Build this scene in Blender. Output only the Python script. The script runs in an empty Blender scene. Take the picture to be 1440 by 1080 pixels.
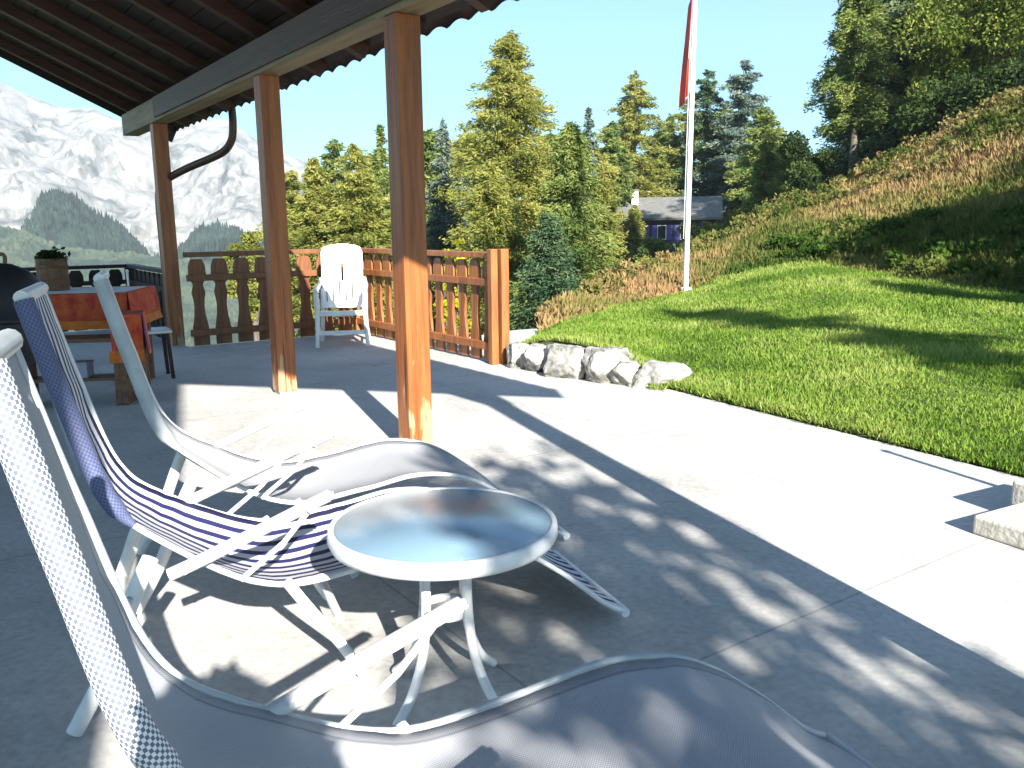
import bpy, bmesh, math, random
import numpy as np
from mathutils import Vector, Matrix, noise
R = math.radians
sc = bpy.context.scene
col = sc.collection
rnd = random.Random(7)
H = 1.3
# ------------------------------------------------------------------ camera
PITCH, ROLL, FPX = R(10.5), R(-0.7), 1200.0
cF = Vector((0, math.cos(PITCH), -math.sin(PITCH)))
r0 = Vector((1, 0, 0)); u0 = Vector((0, math.sin(PITCH), math.cos(PITCH)))
cR = r0*math.cos(ROLL)+u0*math.sin(ROLL); cU = -r0*math.sin(ROLL)+u0*math.cos(ROLL)
cam = bpy.data.cameras.new('camera'); camo = bpy.data.objects.new('camera', cam); col.objects.link(camo)
camo.matrix_world = Matrix(((cR.x, cU.x, -cF.x, 0), (cR.y, cU.y, -cF.y, 0), (cR.z, cU.z, -cF.z, H), (0, 0, 0, 1)))
cam.sensor_width = 36; cam.lens = FPX/1440*36; cam.clip_end = 12000; cam.clip_start = 0.05
sc.camera = camo

def at(px, py, Y):
    "point seen at photo pixel (px,py) at forward distance Y"
    r = cF+cR*((px-720)/FPX)+cU*((540-py)/FPX)
    return Vector((0, 0, H))+r*(Y/r.y)

# ------------------------------------------------------------------ light
SUN_AZ, SUN_EL = R(159.5), R(28)
wd = bpy.data.worlds.new('World'); sc.world = wd; wd.use_nodes = True
nt = wd.node_tree; bg = nt.nodes['Background']
sky = nt.nodes.new('ShaderNodeTexSky'); sky.sky_type = 'NISHITA'; sky.sun_disc = False
sky.sun_elevation = SUN_EL; sky.sun_rotation = SUN_AZ; sky.altitude = 1200; sky.air_density = 1.0; sky.dust_density = 0.2; sky.ozone_density = 2.2
tint = nt.nodes.new('ShaderNodeMixRGB'); tint.blend_type = 'MULTIPLY'; tint.inputs[0].default_value = 1; tint.inputs[2].default_value = (.64, 1.04, 1.15, 1)
nt.links.new(sky.outputs[0], tint.inputs[1]); nt.links.new(tint.outputs[0], bg.inputs[0]); bg.inputs[1].default_value = 0.060
sl = bpy.data.lights.new('sun', 'SUN'); sl.energy = 5.0; sl.angle = R(0.53); sl.color = (1, 0.95, 0.86)
so = bpy.data.objects.new('sun', sl); col.objects.link(so)
sd = Vector((math.sin(SUN_AZ)*math.cos(SUN_EL), math.cos(SUN_AZ)*math.cos(SUN_EL), math.sin(SUN_EL)))
so.rotation_euler = sd.to_track_quat('Z', 'Y').to_euler(); so.location = (8, -12, 12)
sc.view_settings.view_transform = 'Standard'; sc.view_settings.look = 'None'
sc.view_settings.exposure = 1.95; sc.view_settings.gamma = 1

# ------------------------------------------------------------------ materials
def mat(name, base, rough=0.6, var=None, scale=6, stretch=(1, 1, 1), bump=0.0, bscale=None, spec=0.4, detail=4, ramp=(0.35, 0.65), coord='Object', trans=0, metal=0):
    m = bpy.data.materials.new(name); m.use_nodes = True
    n = m.node_tree.nodes; l = m.node_tree.links; p = n['Principled BSDF']
    p.inputs['Base Color'].default_value = (*base, 1); p.inputs['Roughness'].default_value = rough
    p.inputs['Specular IOR Level'].default_value = spec; p.inputs['Metallic'].default_value = metal
    if var or bump:
        tc = n.new('ShaderNodeTexCoord'); mp = n.new('ShaderNodeMapping'); mp.inputs['Scale'].default_value = stretch
        l.new(tc.outputs[coord], mp.inputs[0])
    if var:
        nz = n.new('ShaderNodeTexNoise'); nz.inputs['Scale'].default_value = scale; nz.inputs['Detail'].default_value = detail; nz.inputs['Roughness'].default_value = 0.62
        l.new(mp.outputs[0], nz.inputs['Vector'])
        rp = n.new('ShaderNodeValToRGB'); rp.color_ramp.elements[0].position = ramp[0]; rp.color_ramp.elements[1].position = ramp[1]
        rp.color_ramp.elements[0].color = (*var, 1); rp.color_ramp.elements[1].color = (*base, 1)
        l.new(nz.outputs['Fac'], rp.inputs[0]); l.new(rp.outputs[0], p.inputs['Base Color'])
    if bump:
        nb = n.new('ShaderNodeTexNoise'); nb.inputs['Scale'].default_value = bscale or scale*4; nb.inputs['Detail'].default_value = 5
        l.new(mp.outputs[0], nb.inputs['Vector'])
        b = n.new('ShaderNodeBump'); b.inputs['Strength'].default_value = bump; b.inputs['Distance'].default_value = 0.02
        l.new(nb.outputs['Fac'], b.inputs['Height']); l.new(b.outputs[0], p.inputs['Normal'])
    return m

def leafmat(name, c1, c2, c3=None, scale=0.9, transl=0.35):
    "leaf material: clumps of several real leaf colours, thin and translucent"
    m = bpy.data.materials.new(name); m.use_nodes = True
    n = m.node_tree.nodes; l = m.node_tree.links; out = n['Material Output']; n.remove(n['Principled BSDF'])
    at_ = n.new('ShaderNodeAttribute'); at_.attribute_name = 'tint'
    tc = n.new('ShaderNodeTexCoord'); nz = n.new('ShaderNodeTexNoise'); nz.inputs['Scale'].default_value = scale; nz.inputs['Detail'].default_value = 3
    l.new(tc.outputs['Object'], nz.inputs['Vector'])
    a = n.new('ShaderNodeMath'); a.operation = 'MULTIPLY_ADD'; a.inputs[1].default_value = 0.55; l.new(at_.outputs['Fac'], a.inputs[0])
    s = n.new('ShaderNodeMath'); s.operation = 'MULTIPLY_ADD'; s.inputs[1].default_value = 1.3; s.inputs[2].default_value = -0.42; l.new(nz.outputs['Fac'], s.inputs[0])
    l.new(s.outputs[0], a.inputs[2])
    rp = n.new('ShaderNodeValToRGB'); e = rp.color_ramp.elements
    e[0].position = 0.15; e[0].color = (*c1, 1); e[1].position = 0.9; e[1].color = (*(c3 or c2), 1)
    if c3: k = e.new(0.5); k.color = (*c2, 1)
    l.new(a.outputs[0], rp.inputs[0])
    d = n.new('ShaderNodeBsdfDiffuse'); t = n.new('ShaderNodeBsdfTranslucent'); mx = n.new('ShaderNodeMixShader'); mx.inputs[0].default_value = transl
    l.new(rp.outputs[0], d.inputs[0]); l.new(rp.outputs[0], t.inputs[0])
    l.new(d.outputs[0], mx.inputs[1]); l.new(t.outputs[0], mx.inputs[2]); l.new(mx.outputs[0], out.inputs[0])
    return m

M = {}
M['post'] = mat('varnished_larch', (0.32, 0.105, 0.028), 0.42, (0.17, 0.046, 0.013), 3.0, (9, 9, 0.55), 0.25, 14, ramp=(0.3, 0.62))
def weather(m):
    n = m.node_tree.nodes; l = m.node_tree.links; p = n['Principled BSDF']; src = p.inputs['Base Color'].links[0].from_socket
    tc = n.new('ShaderNodeTexCoord'); sp = n.new('ShaderNodeSeparateXYZ'); l.new(tc.outputs['Object'], sp.inputs[0])
    mp = n.new('ShaderNodeMapping'); mp.inputs['Scale'].default_value = (14, 14, 3.5); l.new(tc.outputs['Object'], mp.inputs[0])
    nz_ = n.new('ShaderNodeTexNoise'); nz_.inputs['Scale'].default_value = 1; nz_.inputs['Detail'].default_value = 6; l.new(mp.outputs[0], nz_.inputs[0])
    a = n.new('ShaderNodeMath'); a.operation = 'MULTIPLY_ADD'; a.inputs[1].default_value = -.42; l.new(sp.outputs['Z'], a.inputs[0]); l.new(nz_.outputs[0], a.inputs[2])
    r = n.new('ShaderNodeValToRGB'); r.color_ramp.elements[0].position = .43; r.color_ramp.elements[0].color = (0, 0, 0, 1); r.color_ramp.elements[1].position = .50; r.color_ramp.elements[1].color = (.75, .75, .75, 1); l.new(a.outputs[0], r.inputs[0])
    mx = n.new('ShaderNodeMixRGB'); mx.inputs[2].default_value = (.42, .30, .17, 1); l.new(r.outputs[0], mx.inputs[0]); l.new(src, mx.inputs[1])
    # long drying cracks
    mc = n.new('ShaderNodeMapping'); mc.inputs['Scale'].default_value = (38, 38, 1.1); l.new(tc.outputs['Object'], mc.inputs[0])
    nc_ = n.new('ShaderNodeTexNoise'); nc_.inputs['Scale'].default_value = 1; nc_.inputs['Detail'].default_value = 2; l.new(mc.outputs[0], nc_.inputs[0])
    rc_ = n.new('ShaderNodeValToRGB'); rc_.color_ramp.elements[0].position = .27; rc_.color_ramp.elements[0].color = (.25, .22, .2, 1); rc_.color_ramp.elements[1].position = .34; rc_.color_ramp.elements[1].color = (1, 1, 1, 1); l.new(nc_.outputs[0], rc_.inputs[0])
    m3 = n.new('ShaderNodeMixRGB'); m3.blend_type = 'MULTIPLY'; m3.inputs[0].default_value = 1; l.new(mx.outputs[0], m3.inputs[1]); l.new(rc_.outputs[0], m3.inputs[2]); l.new(m3.outputs[0], p.inputs['Base Color'])
weather(M['post'])
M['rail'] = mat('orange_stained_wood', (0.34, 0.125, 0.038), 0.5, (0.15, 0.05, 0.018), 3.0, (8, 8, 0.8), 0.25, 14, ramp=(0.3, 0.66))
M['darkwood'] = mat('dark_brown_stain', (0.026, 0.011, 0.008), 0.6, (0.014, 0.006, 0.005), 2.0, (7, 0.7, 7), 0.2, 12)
M['beam_shade'] = mat('beam_shade_colour', (0.085, 0.042, 0.021), 0.55, (0.05, 0.022, 0.012), 2.0, (9, 0.6, 9), 0.2, 12)  # dark tone stands for the shade on the beam's inner face
M['rail_shade'] = mat('shade_toned_rail_wood', (0.21, 0.080, 0.028), 0.5, (0.10, 0.036, 0.014), 3.0, (8, 8, 0.8), 0.25, 14, ramp=(0.3, 0.66))  # copy of the rail wood with the roof's shade put into its colour
M['rafter'] = mat('rafter_wood', (0.075, 0.028, 0.02), 0.5, (0.04, 0.016, 0.011), 2.0, (0.6, 8, 8), 0.2, 12)
M['beam'] = mat('weathered_beam', (0.24, 0.185, 0.10), 0.6, (0.13, 0.095, 0.055), 2.0, (9, 0.6, 9), 0.25, 12)
M['tile'] = mat('brown_roof_tile', (0.11, 0.065, 0.05), 0.6, (0.05, 0.035, 0.03), 5)
M['copper'] = mat('brown_copper_pipe', (0.09, 0.045, 0.03), 0.35, (0.05, 0.03, 0.022), 6, metal=0.3)
M['white'] = mat('white_plastic', (0.68, 0.68, 0.68), 0.33, (0.54, 0.55, 0.56), 9, spec=0.5)
M['plastic_chair'] = mat('white_resin', (0.80, 0.79, 0.78), 0.38, (0.66, 0.65, 0.63), 5, spec=0.5)
M['whitepaint'] = mat('white_painted_pole', (0.80, 0.80, 0.79), 0.35, (0.72, 0.72, 0.71), 3)
M['grey'] = mat('grey_tube', (0.40, 0.43, 0.45), 0.35, (0.30, 0.33, 0.35), 8, spec=0.5)
M['rock'] = mat('pale_limestone', (0.36, 0.345, 0.315), 0.9, (0.13, 0.125, 0.11), 8, (1, 1, 1), 0.8, 18, ramp=(0.36, 0.58))
M['stone_step'] = mat('cut_stone', (0.58, 0.55, 0.48), 0.8, (0.44, 0.40, 0.34), 12, bump=0.3, bscale=40)
M['trunk'] = mat('bark', (0.16, 0.125, 0.095), 0.9, (0.07, 0.055, 0.042), 4, (3, 3, 0.6), 0.6, 14)
M['black'] = mat('black_cover', (0.012, 0.012, 0.015), 0.55, (0.02, 0.02, 0.025), 4, bump=0.3, bscale=9)
M['red'] = mat('red_cloth', (0.50, 0.10, 0.022), 0.8, (0.36, 0.022, 0.016), 14, bump=0.2)
M['orange'] = mat('orange_cloth', (0.58, 0.17, 0.02), 0.8, (0.45, 0.10, 0.015), 9)
M['purple'] = mat('purple_cloth', (0.20, 0.03, 0.16), 0.8)
M['linen'] = mat('white_linen', (0.72, 0.72, 0.74), 0.8, (0.62, 0.62, 0.66), 9)
M['oldwood'] = mat('old_bench_wood', (0.20, 0.10, 0.05), 0.6, (0.10, 0.05, 0.026), 3, (1, 8, 8), 0.2, 12)
M['flagred'] = mat('red_flag_cloth', (0.60, 0.075, 0.04), 0.75, (0.48, 0.05, 0.03), 4)
M['houseroof'] = mat('grey_slate', (0.17, 0.165, 0.15), 0.8, (0.10, 0.10, 0.095), 3, (1, 3, 3))
M['housewall'] = mat('dark_blue_timber', (0.035, 0.036, 0.085), 0.7, (0.022, 0.022, 0.05), 3, (6, 6, 0.5))
M['shutter'] = mat('violet_shutter', (0.07, 0.06, 0.24), 0.6)
M['plaster'] = mat('white_plaster', (0.75, 0.73, 0.68), 0.9, (0.62, 0.6, 0.56), 4)
M['glasspane'] = mat('window_glass', (0.02, 0.025, 0.03), 0.08, spec=0.8)
M['boxgrey'] = mat('grey_box', (0.30, 0.29, 0.36), 0.7)
M['clay'] = mat('sun_block_pot_clay', (0.20, 0.10, 0.05), 0.8, (0.12, 0.06, 0.035), 9)

# ---- concrete with faint joints, stains
def concrete():
    m = bpy.data.materials.new('terrace_concrete'); m.use_nodes = True
    n = m.node_tree.nodes; l = m.node_tree.links; p = n['Principled BSDF']; p.inputs['Roughness'].default_value = 0.85; p.inputs['Specular IOR Level'].default_value = 0.25
    tc = n.new('ShaderNodeTexCoord')
    a = n.new('ShaderNodeTexNoise'); a.inputs['Scale'].default_value = 0.9; a.inputs['Detail'].default_value = 6; a.inputs['Roughness'].default_value = 0.65
    b = n.new('ShaderNodeTexNoise'); b.inputs['Scale'].default_value = 34; b.inputs['Detail'].default_value = 5
    l.new(tc.outputs['Object'], a.inputs[0]); l.new(tc.outputs['Object'], b.inputs[0])
    r1 = n.new('ShaderNodeValToRGB'); r1.color_ramp.elements[0].position = 0.30; r1.color_ramp.elements[0].color = (0.36, 0.35, 0.33, 1)
    r1.color_ramp.elements[1].position = 0.58; r1.color_ramp.elements[1].color = (0.49, 0.48, 0.46, 1); l.new(a.outputs[0], r1.inputs[0])
    r2 = n.new('ShaderNodeValToRGB'); r2.color_ramp.elements[0].position = 0.3; r2.color_ramp.elements[0].color = (0.80, 0.80, 0.80, 1)
    r2.color_ramp.elements[1].position = 0.62; r2.color_ramp.elements[1].color = (1.03, 1.03, 1.03, 1); l.new(b.outputs[0], r2.inputs[0])
    mx = n.new('ShaderNodeMixRGB'); mx.blend_type = 'MULTIPLY'; mx.inputs[0].default_value = 0.9; l.new(r1.outputs[0], mx.inputs[1]); l.new(r2.outputs[0], mx.inputs[2])
    st_ = n.new('ShaderNodeTexNoise'); st_.inputs['Scale'].default_value = 2.6; st_.inputs['Detail'].default_value = 9; st_.inputs['Roughness'].default_value = .72; st_.inputs['Distortion'].default_value = .6; l.new(tc.outputs['Object'], st_.inputs[0])
    r3 = n.new('ShaderNodeValToRGB'); e = r3.color_ramp.elements; e[0].position = .34; e[0].color = (.62, .60, .57, 1); e[1].position = .47; e[1].color = (1, 1, 1, 1); l.new(st_.outputs[0], r3.inputs[0])
    ms_ = n.new('ShaderNodeMixRGB'); ms_.blend_type = 'MULTIPLY'; ms_.inputs[0].default_value = .32; l.new(mx.outputs[0], ms_.inputs[1]); l.new(r3.outputs[0], ms_.inputs[2]); mx = ms_
    # joints
    mp = n.new('ShaderNodeMapping'); mp.inputs['Rotation'].default_value = (0, 0, -R(34.57)); mp.inputs['Location'].default_value = (0.9, 0.55, 0); l.new(tc.outputs['Object'], mp.inputs[0])
    br = n.new('ShaderNodeTexBrick'); br.offset = 0; br.inputs['Scale'].default_value = 1; br.inputs['Brick Width'].default_value = 2.2; br.inputs['Row Height'].default_value = 2.2
    br.inputs['Mortar Size'].default_value = 0.006; br.inputs['Mortar Smooth'].default_value = 0.3; br.inputs['Color1'].default_value = (1, 1, 1, 1); br.inputs['Color2'].default_value = (0.97, 0.97, 0.97, 1); br.inputs['Mortar'].default_value = (0.5, 0.49, 0.47, 1)
    l.new(mp.outputs[0], br.inputs[0])
    mj = n.new('ShaderNodeMixRGB'); mj.blend_type = 'MULTIPLY'; mj.inputs[0].default_value = 0.55; l.new(mx.outputs[0], mj.inputs[1]); l.new(br.outputs[0], mj.inputs[2])
    l.new(mj.outputs[0], p.inputs['Base Color'])
    bm_ = n.new('ShaderNodeBump'); bm_.inputs['Strength'].default_value = 0.35; bm_.inputs['Distance'].default_value = 0.006; l.new(b.outputs[0], bm_.inputs['Height']); l.new(bm_.outputs[0], p.inputs['Normal'])
    return m
M['concrete'] = concrete()

# ---- slings
def sling_mat(name, stripes):
    m = bpy.data.materials.new(name); m.use_nodes = True
    n = m.node_tree.nodes; l = m.node_tree.links; p = n['Principled BSDF']; out = n['Material Output']
    p.inputs['Roughness'].default_value = 0.7; p.inputs['Specular IOR Level'].default_value = 0.3
    uv = n.new('ShaderNodeUVMap'); sp = n.new('ShaderNodeSeparateXYZ'); l.new(uv.outputs[0], sp.inputs[0])
    if stripes:
        w = n.new('ShaderNodeMath'); w.operation = 'MULTIPLY'; w.inputs[1].default_value = stripes; l.new(sp.outputs['Y'], w.inputs[0])
        f = n.new('ShaderNodeMath'); f.operation = 'FRACT'; l.new(w.outputs[0], f.inputs[0])
        c = n.new('ShaderNodeValToRGB'); c.color_ramp.interpolation = 'CONSTANT'
        c.color_ramp.elements[0].color = (0.74, 0.74, 0.76, 1); c.color_ramp.elements[1].position = 0.56; c.color_ramp.elements[1].color = (0.028, 0.030, 0.13, 1)
        l.new(f.outputs[0], c.inputs[0]); colr = c.outputs[0]
    else:
        c = n.new('ShaderNodeRGB'); c.outputs[0].default_value = (0.43, 0.44, 0.47, 1); colr = c.outputs[0]
    # weave: fine rows across the sling and thinner lengthwise threads
    def wave(out_, freq):
        a = n.new('ShaderNodeMath'); a.operation = 'MULTIPLY'; a.inputs[1].default_value = freq; l.new(out_, a.inputs[0])
        s = n.new('ShaderNodeMath'); s.operation = 'SINE'; l.new(a.outputs[0], s.inputs[0]); return s.outputs[0]
    a = wave(sp.outputs['X'], 2*math.pi*170); b = wave(sp.outputs['Y'], 2*math.pi*85)
    ad = n.new('ShaderNodeMath'); ad.operation = 'MULTIPLY'; l.new(a, ad.inputs[0]); l.new(b, ad.inputs[1])
    s2 = n.new('ShaderNodeMath'); s2.operation = 'MULTIPLY_ADD'; s2.inputs[1].default_value = 0.5; s2.inputs[2].default_value = 0.5; l.new(ad.outputs[0], s2.inputs[0])
    rp = n.new('ShaderNodeValToRGB'); rp.color_ramp.elements[0].position = 0.25; rp.color_ramp.elements[0].color = (0.62, 0.62, 0.64, 1); rp.color_ramp.elements[1].position = 0.6; rp.color_ramp.elements[1].color = (1, 1, 1, 1); l.new(s2.outputs[0], rp.inputs[0])
    mx = n.new('ShaderNodeMixRGB'); mx.blend_type = 'MULTIPLY'; mx.inputs[0].default_value = 0.75; l.new(colr, mx.inputs[1]); l.new(rp.outputs[0], mx.inputs[2])
    l.new(mx.outputs[0], p.inputs['Base Color'])
    ab = n.new('ShaderNodeMath'); ab.operation = 'SUBTRACT'; ab.inputs[1].default_value = .5; l.new(sp.outputs['Y'], ab.inputs[0])
    a2 = n.new('ShaderNodeMath'); a2.operation = 'ABSOLUTE'; l.new(ab.outputs[0], a2.inputs[0])
    hm_ = n.new('ShaderNodeValToRGB'); e = hm_.color_ramp.elements; e[0].position = .448; e[0].color = (1, 1, 1, 1); e[1].position = .462; e[1].color = (1, 1, 1, 1); k = e.new(.455); k.color = (.45, .45, .47, 1); l.new(a2.outputs[0], hm_.inputs[0])
    m2 = n.new('ShaderNodeMixRGB'); m2.blend_type = 'MULTIPLY'; m2.inputs[0].default_value = 1; l.new(mx.outputs[0], m2.inputs[1]); l.new(hm_.outputs[0], m2.inputs[2]); mx = m2
    l.new(mx.outputs[0], p.inputs['Base Color'])
    bp = n.new('ShaderNodeBump'); bp.inputs['Strength'].default_value = 0.4; bp.inputs['Distance'].default_value = 0.002; l.new(s2.outputs[0], bp.inputs['Height']); l.new(bp.outputs[0], p.inputs['Normal'])
    t = n.new('ShaderNodeBsdfTranslucent'); l.new(mx.outputs[0], t.inputs[0])
    ms = n.new('ShaderNodeMixShader'); ms.inputs[0].default_value = 0.16; l.new(p.outputs[0], ms.inputs[1]); l.new(t.outputs[0], ms.inputs[2]); l.new(ms.outputs[0], out.inputs[0])
    return m
M['mesh_sling'] = sling_mat('woven_white_mesh', 0)
M['stripe_sling'] = sling_mat('navy_striped_canvas', 9)

def woven(name, c1, c2, fx, fy):
    "checkered weave for the covered side tubes"
    m = bpy.data.materials.new(name); m.use_nodes = True
    n = m.node_tree.nodes; l = m.node_tree.links; p = n['Principled BSDF']; p.inputs['Roughness'].default_value = 0.6
    uv = n.new('ShaderNodeUVMap'); mp = n.new('ShaderNodeMapping'); mp.inputs['Scale'].default_value = (fx, fy, 1); l.new(uv.outputs[0], mp.inputs[0])
    ck = n.new('ShaderNodeTexChecker'); ck.inputs['Scale'].default_value = 1; ck.inputs[1].default_value = (*c1, 1); ck.inputs[2].default_value = (*c2, 1); l.new(mp.outputs[0], ck.inputs[0])
    l.new(ck.outputs[0], p.inputs['Base Color'])
    b = n.new('ShaderNodeBump'); b.inputs['Strength'].default_value = 0.5; b.inputs['Distance'].default_value = 0.003; l.new(ck.outputs['Fac'], b.inputs['Height']); l.new(b.outputs[0], p.inputs['Normal'])
    return m
M['sleeve'] = woven('woven_sleeve', (0.66, 0.66, 0.67), (0.10, 0.12, 0.17), 160, 28)
M['navy_sleeve'] = woven('navy_woven_sleeve', (0.05, 0.06, 0.14), (0.10, 0.12, 0.22), 150, 26)

# ---- table glass
def tableglass():
    m = bpy.data.materials.new('hammered_table_glass'); m.use_nodes = True
    n = m.node_tree.nodes; l = m.node_tree.links; p = n['Principled BSDF']
    p.inputs['Base Color'].default_value = (0.17, 0.27, 0.36, 1); p.inputs['Roughness'].default_value = 0.18; p.inputs['Specular IOR Level'].default_value = 1.0; p.inputs['IOR'].default_value = 2.0
    tc = n.new('ShaderNodeTexCoord'); v = n.new('ShaderNodeTexNoise'); v.inputs['Scale'].default_value = 190; v.inputs['Detail'].default_value = 2
    l.new(tc.outputs['Object'], v.inputs[0]); b = n.new('ShaderNodeBump'); b.inputs['Strength'].default_value = 0.6; b.inputs['Distance'].default_value = 0.0022
    l.new(v.outputs['Fac'], b.inputs['Height']); l.new(b.outputs[0], p.inputs['Normal'])
    return m
M['tableglass'] = tableglass()

# ------------------------------------------------------------------ mesh building
class MB:
    def __init__(s): s.v = []; s.f = []; s.uv = {}; s.sm = []
    def add(s, vs, fs, smooth=False, uvs=None):
        o = len(s.v); s.v += [tuple(v) for v in vs]
        for k, f in enumerate(fs):
            s.f.append(tuple(i+o for i in f)); s.sm.append(smooth)
            if uvs: s.uv[len(s.f)-1] = uvs[k]
        return s
    def box(s, c, d, rot=None):
        x, y, z = d[0]/2, d[1]/2, d[2]/2; c = Vector(c)
        vs = [Vector(p) for p in ((-x,-y,-z),(x,-y,-z),(x,y,-z),(-x,y,-z),(-x,-y,z),(x,-y,z),(x,y,z),(-x,y,z))]
        if rot is not None: vs = [rot @ v for v in vs]
        return s.add([v+c for v in vs], [(3,2,1,0),(4,5,6,7),(0,1,5,4),(1,2,6,5),(2,3,7,6),(3,0,4,7)])
    def bar(s, a, b, w, h, up=(0, 0, 1)):
        a = Vector(a); b = Vector(b); d = (b-a); L = d.length; d.normalize(); u = Vector(up); sd_ = d.cross(u).normalized(); u = sd_.cross(d)
        rot = Matrix((d, sd_, u)).transposed()
        return s.box((a+b)/2, (L, w, h), rot)
    def tube(s, pts, r, n=10, flat=1.0, cap=True, uvlen=False):
        pts = [Vector(p) for p in pts]; rs = r if isinstance(r, (list, tuple)) else [r]*len(pts)
        vs = []; N = len(pts); prev = None; L = [0]
        for i in range(1, N): L.append(L[-1]+(pts[i]-pts[i-1]).length)
        for i, p in enumerate(pts):
            t = (pts[min(i+1, N-1)]-pts[max(i-1, 0)]).normalized()
            if prev is None:
                a = Vector((0, 1, 0)) if abs(t.y) < 0.9 else Vector((1, 0, 0))
            else: a = prev
            u = (a-t*a.dot(t)).normalized(); w = t.cross(u); prev = u
            for k in range(n):
                an = 2*math.pi*k/n; vs.append(p+u*math.cos(an)*rs[i]*flat+w*math.sin(an)*rs[i])
        fs = []; uvs = []
        for i in range(N-1):
            for k in range(n):
                k2 = (k+1) % n; fs.append((i*n+k, i*n+k2, (i+1)*n+k2, (i+1)*n+k))
                uvs.append(((L[i], k/n), (L[i], (k+1)/n), (L[i+1], (k+1)/n), (L[i+1], k/n)))
        s.add(vs, fs, True, uvs)
        if cap:
            s.add(vs[:n], [tuple(range(n-1, -1, -1))]); s.add(vs[-n:], [tuple(range(n))])
        return s
    def lathe(s, prof, n=32, c=(0, 0, 0), wob=None):
        vs = []; c = Vector(c)
        for i, (r_, z_) in enumerate(prof):
            for k in range(n):
                a = 2*math.pi*k/n; rr = r_*(1+(wob(a, z_) if wob else 0)); vs.append(c+Vector((rr*math.cos(a), rr*math.sin(a), z_)))
        fs = []
        for i in range(len(prof)-1):
            for k in range(n): k2 = (k+1) % n; fs.append((i*n+k, i*n+k2, (i+1)*n+k2, (i+1)*n+k))
        s.add(vs, fs, True); return s
    def prism(s, poly, y0, y1):
        "poly in (x,z), extruded along y"
        n = len(poly); vs = [(x, y0, z) for x, z in poly]+[(x, y1, z) for x, z in poly]
        return s.add(vs, [tuple(range(n)), tuple(range(2*n-1, n-1, -1))]+[((i+1) % n, i, n+i, n+(i+1) % n) for i in range(n)])
    def build(s, name, m, parent=None, bevel=0, loc=None, rz=0):
        me = bpy.data.meshes.new(name); me.from_pydata(s.v, [], s.f)
        me.polygons.foreach_set('use_smooth', s.sm)
        if s.uv:
            ul = me.uv_layers.new(name='UVMap')
            for fi, us in s.uv.items():
                p = me.polygons[fi]
                for j, li in enumerate(p.loop_indices): ul.data[li].uv = us[j]
        me.materials.append(m); me.update()
        bmm = bmesh.new(); bmm.from_mesh(me); bmesh.ops.recalc_face_normals(bmm, faces=bmm.faces); bmm.to_mesh(me); bmm.free()
        o = bpy.data.objects.new(name, me); col.objects.link(o)
        if parent: o.parent = parent
        if loc is not None: o.location = loc; o.rotation_euler = (0, 0, rz)
        if bevel:
            b = o.modifiers.new('bevel', 'BEVEL'); b.width = bevel; b.segments = 2; b.limit_method = 'ANGLE'; b.angle_limit = R(40)
        return o

def thing(name, label, cat, loc=(0, 0, 0), rz=0, group=None):
    o = bpy.data.objects.new(name, None); o.empty_display_size = 0.1; col.objects.link(o); o.location = loc; o.rotation_euler = (0, 0, rz)
    return tag(o, label, cat, group)
def tag(o, label, cat, group=None, kind=None):
    if label: o['label'] = label
    if cat: o['category'] = cat
    if group: o['group'] = group
    if kind: o['kind'] = kind
    return o
def struct(o): o['kind'] = 'structure'; return o
def copy_tree(o, parent=None):
    c = o.copy(); col.objects.link(c)
    if parent: c.parent = parent
    for ch in list(o.children): copy_tree(ch, c)
    return c
def spline(P, n=8):
    P = [Vector(p) for p in P]; out = []
    for i in range(len(P)-1):
        a = P[max(i-1, 0)]; b = P[i]; c = P[i+1]; d = P[min(i+2, len(P)-1)]
        for k in range(n):
            t = k/n; out.append(0.5*((2*b)+(c-a)*t+(2*a-5*b+4*c-d)*t*t+(3*b-a-3*c+d)*t**3))
    out.append(P[-1]); return out

def quads(name, C, D, S, m, parent=None, tint=None, loc=None):
    "leaf mesh: rhombus at C, long axis D (unit)*L, width axis S; arrays (N,3)"
    N = len(C); V = np.empty((N, 4, 3), np.float32)
    V[:, 0] = C-D; V[:, 1] = C+S; V[:, 2] = C+D; V[:, 3] = C-S
    me = bpy.data.meshes.new(name); me.vertices.add(N*4); me.vertices.foreach_set('co', V.ravel())
    me.loops.add(N*4); me.loops.foreach_set('vertex_index', np.arange(N*4, dtype=np.int32))
    me.polygons.add(N); me.polygons.foreach_set('loop_start', np.arange(0, N*4, 4, dtype=np.int32)); me.polygons.foreach_set('loop_total', np.full(N, 4, np.int32))
    me.update(calc_edges=True); me.materials.append(m)
    if tint is not None:
        a = me.attributes.new('tint', 'FLOAT', 'FACE'); a.data.foreach_set('value', tint.astype(np.float32))
    o = bpy.data.objects.new(name, me); col.objects.link(o)
    if parent: o.parent = parent
    if loc is not None: o.location = loc
    return o

# ------------------------------------------------------------------ frame of the house: x = E (outwards), y = B (along the beam)
P3 = Vector((-0.577, 4.935, 0)); ANG = math.atan2(0.567, 0.823)
Ev = Vector((0.823, 0.567, 0)); Bv = Vector((-0.567, 0.823, 0))
def W(e, b, z=0): return P3+Ev*e+Bv*b+Vector((0, 0, z))

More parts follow.
